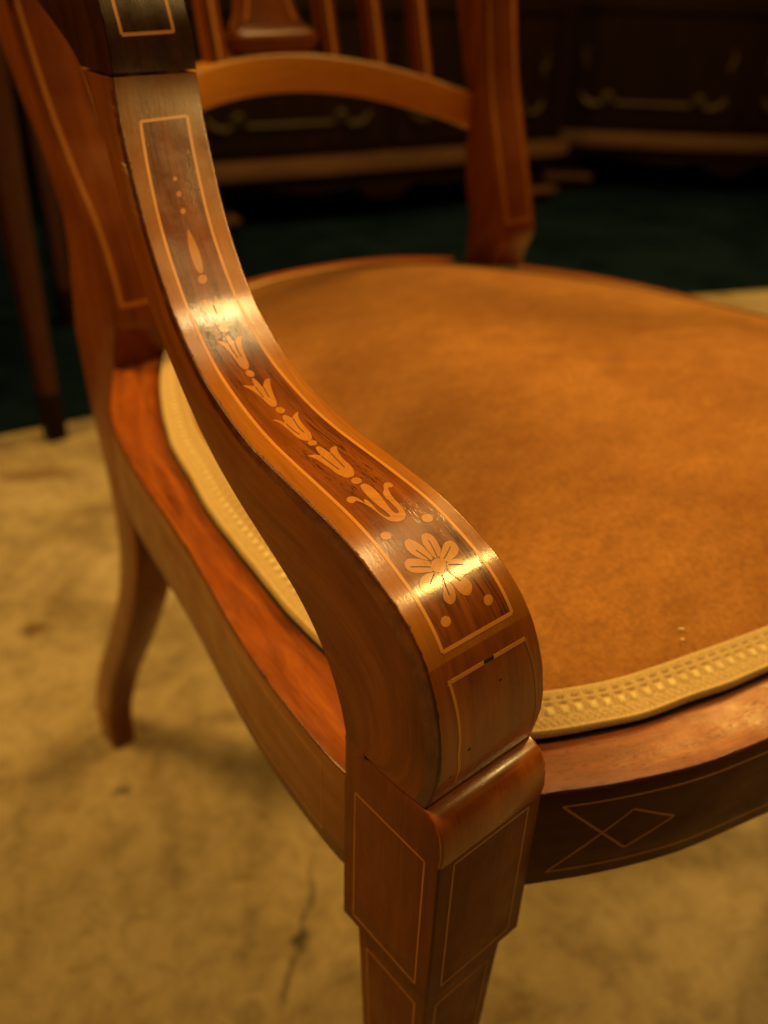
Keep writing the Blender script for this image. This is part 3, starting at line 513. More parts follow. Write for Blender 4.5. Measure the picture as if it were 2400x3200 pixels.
def make_arm(parent, mirror):
    SJ = 0.2303
    def mx(v): return [(2 * XC - p[0] + .045 * min(1, max(0, (p[2] - .50) / .09)) * min(1, max(0, (.40 - p[1]) / .1)), p[1], p[2]) for p in v] if mirror else v
    for name, s0, s1, mm in (('arm_rest', -1, SJ - .00016, M['dark_rest']), ('arm_support', SJ, 9, M['mahogany'])):
        rows, uv = arm_rows(s0, s1)
        v, f = loft(rows)
        o = mesh(name, mx(v), f, mm, parent, uv=uv, sharp=50)
        if name == 'arm_support':
            # side face of the arm is a plainer cut of wood
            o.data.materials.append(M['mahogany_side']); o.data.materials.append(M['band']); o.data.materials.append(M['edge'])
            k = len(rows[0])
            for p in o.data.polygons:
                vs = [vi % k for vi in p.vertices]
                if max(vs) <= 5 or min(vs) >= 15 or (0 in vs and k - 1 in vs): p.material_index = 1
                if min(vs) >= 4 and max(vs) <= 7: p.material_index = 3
                elif max(vs) <= 5 or min(vs) >= 15: pass
                elif max(p.vertices) // k * .0012 + SJ < .4515: p.material_index = 2
            sup = o
        else: rest = o
        # exact surface normals on the polished top and its rounded edges
        me = o.data; k = len(rows[0]); idx = [i for i in range(len(fs)) if s0 <= fs[i] <= s1]
        cn = [tuple(c.vector) for c in me.corner_normals]
        sx = 1 if mirror else -1
        for p in me.polygons:
            vs = [vi % k for vi in p.vertices]
            if len(p.vertices) != 4 or min(vs) < 5 or max(vs) > 14: continue
            for li, vi in zip(p.loop_indices, p.vertices):
                n = nrm[idx[vi // k]]; j = vi % k
                q = {5: (1, .12), 6: (.7, .7), 13: (-.7, .7), 14: (-1, .12)}.get(j, (0, 1))
                v_ = Vector((q[0] * sx, 0, 0)) + Vector(n) * q[1]
                cn[li] = tuple(v_.normalized())
        me.normals_split_custom_set(cn)
    return rest, sup
rest, sup = make_arm(chair, False)
make_arm(chair, True)

# ---- marquetry on the near arm; polygons in (s, t)
def chaikin(P, it=2):
    P = np.array(P, float)
    for _ in range(it):
        Q = np.roll(P, -1, axis=0)
        P = np.empty((len(P) * 2, 2)) * 0 + 0 if False else np.array([x for a, b_ in zip(P, Q) for x in (a * .75 + b_ * .25, a * .25 + b_ * .75)])
    return P
def clip(poly, c, keep_above):
    out = []
    for i in range(len(poly)):
        a, b_ = poly[i], poly[(i + 1) % len(poly)]
        ia = (a[0] >= c) == keep_above or a[0] == c; ib = (b_[0] >= c) == keep_above or b_[0] == c
        if ia: out.append(a)
        if ia != ib:
            if a[0] > b_[0]: a2, b2 = b_, a
            else: a2, b2 = a, b_
            t = (c - a2[0]) / (b2[0] - a2[0]); out.append((c, a2[1] + (b2[1] - a2[1]) * t))
    return out
def inlay(name, poly, m, parent, h, step=0.0006, expand=0.0, rot=0.0):
    P = np.array(poly, float)
    wm = 0.034
    if expand:
        Q = P * [1, wm]; c = Q.mean(0); T = np.roll(Q, -1, 0) - np.roll(Q, 1, 0)
        nn = np.c_[T[:, 1], -T[:, 0]]; nn /= np.linalg.norm(nn, axis=1)[:, None] + 1e-12
        area = np.sum(Q[:, 0] * np.roll(Q[:, 1], -1) - np.roll(Q[:, 0], -1) * Q[:, 1])
        if area < 0: nn = -nn
        e = expand * (0.75 + 0.5 * np.array([noise.noise(Vector((q[0] * 900, q[1] * 900, 0))) for q in Q]))
        P = (Q + nn * e[:, None]) / [1, wm]
    tris = tessellate_polygon([[Vector((p[0], p[1], 0)) for p in P]])
    verts = []; faces = []; uv = []
    ca, sa = math.cos(rot), math.sin(rot)
    def addv(p, hh):
        s, t = p
        r = frow(s)
        verts.append(V3((r[0] + r[3] * t, r[1], r[2])) + anorm(s) * hh)
        a_, b__ = s, t * wm
        uv.append((a_ * ca - b__ * sa, a_ * sa + b__ * ca)); return len(verts) - 1
    for tr in tris:
        T = [tuple(P[i]) for i in tr]
        lo = min(p[0] for p in T); hi = max(p[0] for p in T)
        k = math.floor(lo / step)
        while k * step < hi:
            q = clip(T, k * step, True) if k * step > lo else T
            if len(q) >= 3 and (k + 1) * step < hi: q = clip(q, (k + 1) * step, False)
            if len(q) >= 3: faces.append(tuple(addv(p, h) for p in q))
            k += 1
    n = len(P)
    base = [addv(tuple(p), -0.0002) for p in P]; top = [addv(tuple(p), h) for p in P]
    side0 = len(faces)
    for i in range(n):
        j = (i + 1) % n
        faces.append((base[i], base[j], top[j], top[i]))
    me = bpy.data.meshes.new(name)
    me.from_pydata([tuple(v) for v in verts], [], faces)
    l = me.uv_layers.new(name='UVMap')
    vi = np.empty(len(me.loops), int); me.loops.foreach_get('vertex_index', vi)
    l.data.foreach_set('uv', np.array(uv)[vi].ravel())
    bm = bmesh.new(); bm.from_mesh(me)
    bmesh.ops.remove_doubles(bm, verts=bm.verts, dist=1.5e-6)
    bm.normal_update()
    for fc in bm.faces:
        c = fc.calc_center_median()
    bm.to_mesh(me); bm.free()
    # orient top faces outward
    bm = bmesh.new(); bm.from_mesh(me)
    flip = []
    for fc in bm.faces:
        c = fc.calc_center_median()
        i = int(np.argmin((FA[:, 1] - c[1]) ** 2 + (FA[:, 2] - c[2]) ** 2))
        d = fc.normal.dot(Vector(nrm[i]))
        if d < -0.3: flip.append(fc)
    bmesh.ops.reverse_faces(bm, faces=flip)
    bm.to_mesh(me); bm.free()
    me.shade_smooth()
    me.normals_split_custom_set_from_vertices([tuple(snorm(v.co)) for v in me.vertices])
    me.materials.append(m)
    o = bpy.data.objects.new(name, me); COL.objects.link(o); o.parent = parent
    return o
def snorm(c):
    i = int(np.argmin((FA[:, 1] - c[1]) ** 2 + (FA[:, 2] - c[2]) ** 2))
    v = Vector(nrm[i])
    j = min(max(i, 1), len(FA) - 2)
    t = FA[j + 1, 1:3] - FA[j - 1, 1:3]; tl = np.linalg.norm(t)
    q = ((c[1] - FA[j, 1]) * t[0] + (c[2] - FA[j, 2]) * t[1]) / tl / (tl / 2)
    k = min(max(j + (1 if q > 0 else -1), 0), len(FA) - 1)
    v = v.lerp(Vector(nrm[k]), min(1, abs(q)))
    return v.normalized()
def gridpanel(name, m, parent, h):
    rows = []; uv = []; vs = []
    for (s, a), (s2, b_) in zip(ML, MR):
        for q in np.linspace(0, 1, 7):
            t = a + (b_ - a) * q; ss = s + (s2 - s) * q
            vs.append(asurf(ss, t) + anorm(ss) * h); uv.append((ss, t * .034))
    f = [(i * 7 + j + 7, i * 7 + j + 8, i * 7 + j + 1, i * 7 + j) for i in range(len(ML) - 1) for j in range(6)]
    me = bpy.data.meshes.new(name); me.from_pydata([tuple(v) for v in vs], [], f)
    if me.polygons[0].normal.dot(Vector(anorm(ML[0][0]))) < 0: me.flip_normals()
    l = me.uv_layers.new(name='UVMap'); vi = np.empty(len(me.loops), int); me.loops.foreach_get('vertex_index', vi)
    l.data.foreach_set('uv', np.array(uv)[vi].ravel())
    me.shade_smooth()
    me.normals_split_custom_set_from_vertices([tuple(snorm(v.co)) for v in me.vertices])
    me.materials.append(m)
    o = bpy.data.objects.new(name, me); COL.objects.link(o); o.parent = parent
    return o
def aline(name, pts, width, m, parent, h=0.00009):
    P2 = np.array(pts, float); P = []; Nn = []; W = []
    d = np.linalg.norm(np.diff(P2 * [1, .034], axis=0), axis=1); s = np.r_[0, np.cumsum(d)]
    k = max(2, int(s[-1] / .0008) + 1)
    for q in np.linspace(0, s[-1], k):
        a, t = np.interp(q, s, P2[:, 0]), np.interp(q, s, P2[:, 1])
        P.append(asurf(a, t)); Nn.append(anorm(a))
    for i in range(len(P)):
        t = P[min(i + 1, len(P) - 1)] - P[max(i - 1, 0)]; t /= np.linalg.norm(t); W.append(np.cross(Nn[i], t))
    return strip(name, P, Nn, W, h, m, parent, width)

LN = DATA['lines']
def smooth_line(key, n=16, s0=None, s1=None):
    p = np.array(LN[key]); c = np.polyfit(p[:, 0], p[:, 1], min(4, len(p) - 2))
    a = p[0, 0] if s0 is None else s0; b_ = p[-1, 0] if s1 is None else s1
    q = np.linspace(a, b_, n); return [(x, float(np.polyval(c, x))) for x in q]
ML = smooth_line('ml', 180, .2455, .4488); MR = smooth_line('mr', 180, .2450, .4488)
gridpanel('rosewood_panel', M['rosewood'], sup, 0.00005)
# orange satin bands on both sides of the panel
BL = [(s, t) for s, t in ML]; 
def band_edge(t0, s0=.262, s1=.4500): return [(s, t0) for s in np.linspace(s0, s1, 60)]
def bandpoly(line, tedge):
    ln = [(s, t) for s, t in line if s > .262] 
    return ln + [(s, tedge) for s, t in ln[::-1]]
SW = 0.00105
for pts in (ML, MR, [ML[-1], MR[-1]], [ML[0], MR[0]]):
    aline('stringing', pts, SW, M['string'], sup)
# panel on the dark arm rest
PL = [(.14, .17), (.2080, .1720), (.2183, .1810)]; PR = [(.14, .775), (.2080, .773), (.2178, .780)]
for pts in (PL, PR, [PL[-1], PR[-1]]):
    aline('stringing', pts, SW * 1.1, M['string'], rest)
# lower panel, with the broken piece of stringing
P2L = [(.4567, .1414), (.4573, .157), (.4653, .1725), (.4736, .1793), (.4794, .172), (.4860, .20), (.4925, .205)]
P2R = [(.4570, .8718), (.4600, .8828), (.4656, .9000), (.4751, .9134), (.4835, .935), (.4935, .950)]
SW2 = .0010
aline('stringing', P2L, SW2, M['string'], sup); aline('stringing', P2R, SW2, M['string_dim'], sup)
def lerp2(a, b_, t): return (a[0] + (b_[0] - a[0]) * t, a[1] + (b_[1] - a[1]) * t)
aline('stringing', [P2L[0], lerp2(P2L[0], P2R[0], .45)], SW2 * 1.1, M['string'], sup)
aline('stringing', [lerp2(P2L[0], P2R[0], .58), P2R[0]], SW2 * 1.1, M['string'], sup)
aline('broken_gap', [lerp2(P2L[0], P2R[0], .45), lerp2(P2L[0], P2R[0], .58)], SW2 * 1.0, M['glue'], sup, h=0.00002)
MO = DATA['motifs']
names = {'petal': 'petal', 'tulip': 'bellflower', 'leaf': 'leaf_pair', 'lily': 'scrolled_lily', 'spindle': 'drop', 'centre': 'flower_centre', 'dot': 'dot'}
gi = 0
for key, nm in names.items():
    for poly in MO[key]:
        P = chaikin(poly, 2)
        inlay('glue_line', P, M['glue'], sup, 0.00006, expand=0.00010)
        inlay(nm, P, M['satinwood'], sup, 0.00010 if key != 'centre' else 0.00013, rot=[.0, .9, .4, -.5, 1.3, .2, -1.0][gi % 7])
        gi += 1
for v in MO['vein']:
    aline('engraved_line', v, 0.00030, M['glue'], sup, h=0.00014)
# worn nicks on the lower front of the arm
for s, t, r_ in ((.4800, .27, .0006), (.4640, .58, .0004), (.4870, .13, .0005)):
    th = np.linspace(0, 2 * math.pi, 9)[:-1]
    inlay('nick', [(s + r_ * math.cos(a) * (1 + .3 * math.sin(3 * a)), t + r_ / .034 * math.sin(a)) for a in th], M['glue'], sup, 0.00003)

# ---- front leg: one carved piece (roll moulding, block, tapered leg)
def make_leg(mirror):
    prof = [(.0076, .4384), (.0050, .4380), (.0024, .4364), (.0006, .4335), (-.0003, .4300), (-.0007, .4250), (-.0003, .4212), (.0000, .4195),
            (0, .41), (0, .39), (0, .37), (0, .3545), (.0012, .3522), (.0028, .3500), (.0036, .3470), (.0042, .33), (.0056, .28), (.0085, .16), (.0115, .04), (.0125, .0)]
    rings = []
    for y, z in prof:
        if z > .3546: x0, x1, yb = 0.0, W0, W0
        else: x0, x1, yb = y, W0 - y, W0 - y
        y0 = y
        if z > .42: yb = W0 - .0004
        rings.append([(x, yy, z) for x, yy in rrect(x0, x1, y0, yb, .0009, 2)])
    v, f = loft(rings[::-1])
    if mirror: v = [(2 * XC - p[0], p[1], p[2]) for p in v]
    o = mesh('front_leg', v, f, M['block'], chair, grain=2, sharp=45)
    o.data.materials.append(M['mahogany'])
    for p in o.data.polygons:
        if p.center.z > .4205 and p.normal.y < -.15: p.material_index = 1
    if not mirror:
        mI = .0058; za, zb = .4185, .3585
        def frame(pts, nrm_, wdt=.00075):
            for a, b_ in zip(pts, pts[1:]):
                flatstrip('stringing', line3(a, b_, 2), nrm_, M['string_dim'], o, wdt, .00006)
        frame([(0, W0 - mI, za), (0, mI, za), (0, mI, zb), (0, W0 - mI, zb), (0, W0 - mI, za)], (-1, 0, 0))
        frame([(W0 - mI, 0, za), (mI, 0, za), (mI, 0, zb), (W0 - mI, 0, zb), (W0 - mI, 0, za)], (0, -1, 0))
        # lower tapered leg panels
        def yz(z): return float(np.interp(z, [.04, .16, .28, .33, .347], [.0115, .0085, .0056, .0042, .0036]))
        def L_(q, z): d = yz(z); return (d - .00001, d + (W0 - 2 * d) * (1 - q), z)
        def F_(q, z): d = yz(z); return (d + (W0 - 2 * d) * q, d - .00001, z)
        for fn_, nn in ((L_, (-1, 0, 0)), (F_, (0, -1, 0))):
            top = [fn_(.14, .3385), fn_(.86, .3385)]
            flatstrip('stringing', top, nn, M['string_dim'], o, .00075)
            for q in (.14, .86):
                flatstrip('stringing', [fn_(q, z) for z in (.3385, .33, .30, .28, .2, .16, .08)], nn, M['string_dim'], o, .00075, .00012)
    return o
make_leg(False); make_leg(True)

# ---- seat rail contour
OUT = [(.2607, -.052), (.21, -.0495), (.16, -.042), (.118, -.031), (.091, -.0235), (.061, -.0100), (.043, .0005), (.024, .011), (.005, .028), (.0015, .0425), (.0045, .08), (.011, .12), (.025, .181),
       (.040, .26), (.054, .31), (.069, .340), (.084, .368), (.103, .400), (.135, .432), (.185, .454), (.2607, .462)]
GMP = [(.2607, -.030), (.21, -.027), (.172, -.0215), (.145, -.0155), (.117, -.0085), (.099, -.0035), (.082, .0025), (.056, .0155), (.042, .028), (.033, .050), (.0295, .08), (.0315, .115), (.035, .138),
       (.044, .191), (.054, .228), (.061, .256), (.072, .284), (.088, .318), (.109, .354), (.136, .388), (.17, .417), (.21, .435), (.2607, .441)]
def full(half):
    return half + [(2 * XC - x, y) for x, y in half[::-1][1:-1]]
def loopn(P):
    t = np.roll(P, -1, 0) - np.roll(P, 1, 0); t /= np.linalg.norm(t, axis=1)[:, None]
    n = np.c_[t[:, 1], -t[:, 0]]
    c = P.mean(0)
    if np.mean(np.sum(n * (P - c), axis=1)) < 0: n = -n
    return n
def soften(P, it):
    for _ in range(it): P = .25 * np.roll(P, 1, 0) + .5 * P + .25 * np.roll(P, -1, 0)
    return P
OL = soften(bez(full(OUT), 900, True), 40); ON = loopn(OL)
cumo = np.r_[0, np.cumsum(np.linalg.norm(np.diff(OL, axis=0), axis=1))]
def nearest(p): return int(np.argmin(np.sum((OL - np.array(p)) ** 2, axis=1)))
ZB = .3745
def rail(name, p0, p1, mirror_of=None):
    a, b_ = nearest(p0), nearest(p1)
    n = len(OL)
    idx = list(range(a, b_ + 1)) if a <= b_ else list(range(a, n)) + list(range(0, b_ + 1))
    rings = []; uv = []
    for i in idx:
        p, nn = OL[i], ON[i]; s = cumo[i]
        wv = noise.noise(Vector((s * 130, 0, 5))) * .00022 + noise.noise(Vector((s * 500, 7, 5))) * .00012
        bl = .0006 + max(0, wv) * 2.2
        sec = [(-.036, HS, 1.9), (-.022, HS, 1.914), (-.010, HS, 1.926), (-bl, HS, 1.936), (-bl * .3, HS - bl * .3, 1.937), (0, HS - bl, 1.938), (0, HS - .012, 1.95), (0, HS - .03, 1.967), (0, ZB + .001, 1.98), (-.001, ZB, 1.981), (-.036, ZB, 2.01)]
        rings.append([(p[0] + nn[0] * q, p[1] + nn[1] * q, z) for q, z, _ in sec]); uv += [(s, v_) for _, _, v_ in sec]
    v, f = loft(rings)
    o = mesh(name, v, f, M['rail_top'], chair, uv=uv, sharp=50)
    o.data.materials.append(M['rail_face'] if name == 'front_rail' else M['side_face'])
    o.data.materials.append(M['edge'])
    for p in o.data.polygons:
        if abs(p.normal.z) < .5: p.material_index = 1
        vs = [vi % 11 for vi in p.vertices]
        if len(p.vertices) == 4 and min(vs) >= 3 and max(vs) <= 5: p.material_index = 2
    return o, idx
fr, fidx = rail('front_rail', (2 * XC - .041, .004), (.041, .004)) if False else rail('front_rail', (.041, .003), (2 * XC - .041, .003)) if nearest((.041, .003)) > nearest((.2607, -.052)) + 450 else (None, None)
if fr is None:
    fr, fidx = rail('front_rail', (2 * XC - .041, .003), (.041, .003))
sr, sidx = rail('side_rail', (.0016, .0405), (.0900, .378))
rail('side_rail', (2 * XC - .0900, .378), (2 * XC - .0016, .0405))
rail('back_rail', (.1150, .414), (2 * XC - .1150, .414))

def rail_line(parent, idx, z, s_from, s_to, m, width=.0008):
    P = []; Nn = []; W = []
    k = idx[s_from:s_to]
    for i in k:
        P.append(V3((OL[i][0], OL[i][1], z))); Nn.append(V3((ON[i][0], ON[i][1], 0))); W.append(V3((0, 0, 1)))
    strip('stringing', P, Nn, W, .00007, m, parent, width)
# front rail face at given x
FI = sorted([i for i in fidx], key=lambda i: OL[i][0])
FX = np.array([OL[i][0] for i in FI]); FY = np.array([OL[i][1] for i in FI]); FNX = np.array([ON[i][0] for i in FI]); FNY = np.array([ON[i][1] for i in FI])
def front_path(pts, width=.0009, mm=None):
    P = []; Nn = []; W = []
    for (xa, za), (xb, zb) in zip(pts, pts[1:]):
        for t in np.linspace(0, 1, 14 if abs(xb - xa) < .05 else 80):
            xx = xa + (xb - xa) * t
            P.append(V3((xx, np.interp(xx, FX, FY), za + (zb - za) * t))); Nn.append(V3((np.interp(xx, FX, FNX), np.interp(xx, FX, FNY), 0)))
    for i in range(len(P)):
        t = P[min(i + 1, len(P) - 1)] - P[max(i - 1, 0)]; t /= np.linalg.norm(t) + 1e-9; W.append(np.cross(Nn[i], t))
    strip('stringing', P, Nn, W, .00007, mm or M['string_dim'], fr, width)
for mir in (lambda x: x, lambda x: 2 * XC - x):
    for seg in (((.0495, .4120), (XC, .4115)), ((.0480, .3808), (XC, .3808)), ((.0495, .4120), (.0715, .3865)), ((.0715, .3865), (.0866, .3965)), ((.0866, .3965), (.0715, .4052)), ((.0715, .4052), (.0480, .3808))):
        front_path([(mir(x), z) for x, z in seg])
ns = len(sidx)
rail_line(sr, sidx, .4125, 8, ns - 30, M['string_dim']); rail_line(sr, sidx, .3810, 8, ns - 30, M['string_dim'])
flatstrip('stringing', [(OL[sidx[8]][0] - .00001, OL[sidx[8]][1], .4125), (OL[sidx[8]][0] - .00001, OL[sidx[8]][1], .3810)], (-1, 0, 0), M['string_dim'], sr, .0008)

# ---- seat cushion
GL = soften(bez(full(GMP), 720, True), 25); GN = loopn(GL)
CEN = np.array([XC, .205])
def crown(d): return .0030 + .0265 * (1 - np.exp(-np.maximum(d, 0) / .070))
verts = []; faces = []
inn = GL - GN * .0016
nr = 60; n = 240
ring = inn[::3]
for k in range(nr + 1):
    t = (k / nr) ** 1.25
    for p in ring:
        q = p + (CEN - p) * t * .999
        d = np.linalg.norm(p - q)
        dip = .0010 * math.sin(q[0] * 31 + 1) * math.cos(q[1] * 27) + .0006 * noise.noise(Vector((q[0] * 14, q[1] * 14, 2)))
        verts.append((q[0], q[1], HS + .0002 + crown(d) + dip * min(1, d / .04)))
for k in range(nr):
    for j in range(n):
        a = (j + 1) % n
        faces.append((k * n + j, k * n + a, (k + 1) * n + a, (k + 1) * n + j))
faces.append(tuple(nr * n + j for j in range(n)))
b0 = len(verts)
for p in ring: verts.append((p[0], p[1], HS - .012))
for j in range(n): faces.append((j, (j + 1) % n, b0 + (j + 1) % n, b0 + j))
faces.append(tuple(b0 + j for j in range(n)))
cush = mesh('seat_cushion', verts, faces, M['velvet'], chair, grain=0, sharp=60)
# pale specks of lint on the velvet
for (lx, ly, ll, la) in ((.1295, .0125, .0011, -.9), (.1262, .0095, .0007, -1.2)):
    dd = min(np.linalg.norm(GL - np.array([lx, ly]), axis=1))
    zz = HS + .0003 + crown(dd) + .0004
    c_, s_ = math.cos(la), math.sin(la)
    pts = [(lx + c_ * ll * a - s_ * .0003 * b_, ly + s_ * ll * a + c_ * .0003 * b_) for a, b_ in ((-1, 0), (-.5, 1), (.5, 1), (1, 0), (.5, -1), (-.5, -1))]
    v, f = loft([[(x, y, zz) for x, y in pts], [(x, y, zz + .0003) for x, y in pts]])
    mesh('lint_speck', v, f, M['lint'], cush, smooth=False)

# ---- woven gimp braid
NB = 13.8e-3
NS_ = 3600
GF = soften(bez(full(GMP), NS_, True), 500); GFN = loopn(GF)
cumg = np.r_[0, np.cumsum(np.linalg.norm(np.diff(GF, axis=0), axis=1))]
per = cumg[-1] + np.linalg.norm(GF[0] - GF[-1])
nb = round(per / .0053); pitch = per / nb
across = np.linspace(0, 1, 30)
VV = []; WV = []
sgrid = cumg[:, None]; bgrid = (across * NB)[None, :]
ph = (sgrid / pitch) % 1.0
def bump1(x, c, w_): return np.clip(1 - np.abs((x - c) / w_) ** 4, 0, 1)
mid = bump1(ph, .5, .30) * bump1(bgrid, 6.4e-3, 1.5e-3)
slot = np.clip(bump1(ph, .5, .34) * (bump1(bgrid, 8.9e-3, .55e-3) + bump1(bgrid, 10.6e-3, .55e-3)) , 0, 1)
lad = .5 + .5 * np.cos(2 * np.pi * sgrid / (pitch / 4))
br1 = .5 + .5 * np.cos(2 * np.pi * (sgrid / (pitch / 2) + bgrid / 2.6e-3))
br2 = .5 + .5 * np.cos(2 * np.pi * (sgrid / (pitch / 2) - bgrid / 2.6e-3))
outer = bump1(bgrid, 3.2e-3, 2.0e-3); inner = bump1(bgrid, 10.2e-3, 2.6e-3)
cord = bump1(bgrid, .7e-3, .75e-3); cord2 = bump1(bgrid, 12.9e-3, .8e-3)
hgt = .00015 + .00055 * mid + .00030 * outer * np.maximum(br1, br2) + .00030 * inner * (1 - slot) * (.6 + .4 * lad) + (cord * (.00045 + .0001 * lad)) + (cord2 * .00035 * (.55 + .45 * lad)) - .0004 * slot
wsn = np.array([noise.noise(Vector((s * 330, 8, 3))) for s in cumg])[:, None]
slot = slot * np.clip(.62 + .8 * wsn + 1.1 * np.array([noise.noise(Vector((s * 14, 2, 9))) for s in cumg])[:, None], .08, 1)
mid = mid * np.clip(.85 + .5 * np.array([noise.noise(Vector((s * 260, 5, 1))) for s in cumg])[:, None], .5, 1)
wev = .45 + .08 * wsn + .60 * mid - .42 * slot - .12 * (1 - mid) * bump1(bgrid, 6.4e-3, 1.5e-3) + .22 * outer * (np.maximum(br1, br2) - .5) + .12 * (lad - .5) * (inner + cord2) + .12 * cord
wsm = np.array([noise.noise(Vector((s * 25, 0, 3))) for s in cumg])[:, None]
edge_w = np.array([noise.noise(Vector((s * 55, 3, 3))) for s in cumg]) * .0005
for i in range(NS_):
    p, nn = GF[i], GFN[i]
    for j, a in enumerate(across):
        bb = a * NB
        lift = .0038
        z = HS + lift + (crown(bb) - .0030) + hgt[i, j] + .0005 * wsm[i, 0]
        if j == 0: z = HS + .0022
        off = -bb + edge_w[i] * (1 - a)
        VV.append((p[0] + nn[0] * off, p[1] + nn[1] * off, z))
nA = len(across); FFs = []
for i in range(NS_):
    k = (i + 1) % NS_
    for j in range(nA - 1):
        FFs.append((i * nA + j, i * nA + j + 1, k * nA + j + 1, k * nA + j))
me = bpy.data.meshes.new('braid_trim'); me.from_pydata(VV, [], FFs)
bm = bmesh.new(); bm.from_mesh(me); bmesh.ops.recalc_face_normals(bm, faces=bm.faces); bm.to_mesh(me); bm.free()
if me.polygons[100].normal.z < 0: me.flip_normals()
at = me.attributes.new('weave', 'FLOAT', 'POINT'); at.data.foreach_set('value', np.clip(wev + 0 * hgt, 0, 1).ravel())
me.shade_smooth(); me.materials.append(M['gimp'])
gimp = bpy.data.objects.new('braid_trim', me); COL.objects.link(gimp); gimp.parent = chair
# dark strip standing in for the shade under the lifted braid edge
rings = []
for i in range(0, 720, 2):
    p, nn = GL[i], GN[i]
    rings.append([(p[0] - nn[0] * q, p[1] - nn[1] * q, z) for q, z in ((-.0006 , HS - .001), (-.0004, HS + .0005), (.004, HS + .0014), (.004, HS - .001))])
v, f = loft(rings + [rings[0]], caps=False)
mesh('braid_gap_shade', v, f, M['gap_shade'], chair, grain=0, smooth=False)

# ---- back posts with sabre legs
ZP = [0, .02, .04, .10, .165, .227, .273, .314, .368, .400, .419, .430, .437, .4425, .4465, .4515, .460, .476, .50, .52, .54, .56, .60, .65, .75, .90]
YF = [.486, .486, .487, .463, .425, .392, .375, .370, .368, .366, .366, .364, .3615, .3585, .3568, .3570, .3590, .3635, .372, .381, .390, .397, .407, .418, .44, .475]
YB = [.514, .518, .519, .492, .452, .418, .405, .403, .412, .416, .417, .417, .416, .415, .414, .413, .412, .408, .405, .405, .410, .420, .434, .448, .468, .500]
YI = [0, 0, 0, 0, 0, 0, 0, 0, .008, .018, .022, .022, .022, .022, .021, .021, .019, .010, .002, 0, 0, 0, 0, 0, 0, 0]
XO = [.0835, .0835, .0835, .0845, .085, .085, .085, .0845, .084, .084, .084, .084, .084, .084, .084, .084, .084, .084, .083, .080, .078, .076, .073, .071, .068, .066]
WP = [.0215, .022, .0225, .025, .0275, .029, .030, .031, .033, .034, .035, .036, .037, .0375, .038, .038, .038, .038, .038, .038, .038, .037, .036, .035, .032, .030]
zz = np.r_[np.linspace(0, .41, 42), np.linspace(.414, .60, 94), np.linspace(.61, .90, 30)]
def post(mirror):
    rings = []
    for z in zz:
        yf, yb, xo, wp = (float(np.interp(z, ZP, q)) for q in (YF, YB, XO, WP))
        yi = float(np.interp(z, ZP, YI))
        rings.append([(x, y - yi * (x - xo) / wp * (y - yf) / (yb - yf), z) for x, y in rrect(xo, xo + wp, yf, yb, .0016 if z > .42 else .003, 3)])
    rings = np.array(rings)
    for _ in range(2):
        B = rings.copy(); B[1:-1] = .25 * rings[:-2] + .5 * rings[1:-1] + .25 * rings[2:]; rings = B
    v, f = loft([[tuple(p) for p in r] for r in rings])
    if mirror: v = [(2 * XC - p[0], p[1], p[2]) for p in v]
    o = mesh('back_post', v, f, M['back_wood'], chair, grain=2, sharp=50)
    ctr = []
    zs = np.linspace(.4575, .86, 90)
    def fpt(z, q):
        yf, xo, wp = (float(np.interp(z, ZP, k)) for k in (YF, XO, WP)); x = xo + wp * q
        return V3((2 * XC - x if mirror else x, yf, z))
    for q in (.16, .84):
        P = [fpt(z, q) for z in zs]
        # smooth like the post
        P = np.array(P)
        for _ in range(4):
            B = P.copy(); B[1:-1] = .25 * P[:-2] + .5 * P[1:-1] + .25 * P[2:]; P = B
        P = list(P); Nn = []; W = []
        for i in range(len(P)):
            t = P[min(i + 1, len(P) - 1)] - P[max(i - 1, 0)]; t /= np.linalg.norm(t)
            nn = np.cross(EX, t); nn = nn if nn[1] < 0 else -nn; Nn.append(nn); W.append(EX)
        strip('stringing', P, Nn, W, .0004, M['post_string'], o, .0024)
    a, b_ = fpt(.4580, .16), fpt(.4580, .84)
    flatstrip('stringing', [a, b_], (0, -1, .1), M['post_string'], o, .0024, .0004)
    return o
post(False); post(True)

def bow(dx): return .402 + .042 * (1 - min(1, (dx / .14) ** 2))
# arched lower rail of the back
rings = []
for x in np.linspace(.110, 2 * XC - .110, 70):
    dx = x - XC; y = bow(dx); zt = .571 - 1.35 * dx * dx; zb = .5475 - 1.35 * dx * dx
    rings.append([(x, y + a, z) for a, z in rrect(0, .019, zb, zt, .0018, 3)])
v, f = loft(rings); mesh('arched_rail', v, f, M['arch'], chair, grain=0, sharp=45)
# crest rail
rings = []
for x in np.linspace(.062, 2 * XC - .062, 60):
    dx = x - XC; y = bow(dx) + .075; zt = .925 - .8 * dx * dx; zb = .868 - .9 * dx * dx
    rings.append([(x, y + a, z) for a, z in rrect(0, .022, zb, zt, .003, 3)])
v, f = loft(rings); mesh('crest_rail', v, f, M['back_wood'], chair, grain=0, sharp=45)
# slats, each with a dark line down its front
for dx in (-.113, -.080, -.0455, .0455, .080, .113):
    x = XC + dx; y0 = bow(dx) + .003; z0 = .571 - 1.35 * dx * dx - .004; z1 = .868 - .9 * dx * dx + .004
    rings = []
    for t in np.linspace(0, 1, 12):
        z = z0 + (z1 - z0) * t; y = y0 + .075 * t + .01 * math.sin(math.pi * t) * 0
        rings.append([(xx, yy, z) for xx, yy in rrect(x - .0065, x + .0065, y, y + .010, .0012, 2)])
    v, f = loft(rings); o = mesh('slat', v, f, M['back_wood'], chair, grain=2)
    flatstrip('stringing', [(x, y0, z0 + .005), (x, y0 + .075, z1 - .005)], (0, -1, .25), M['string'], o, .0022, .0003)
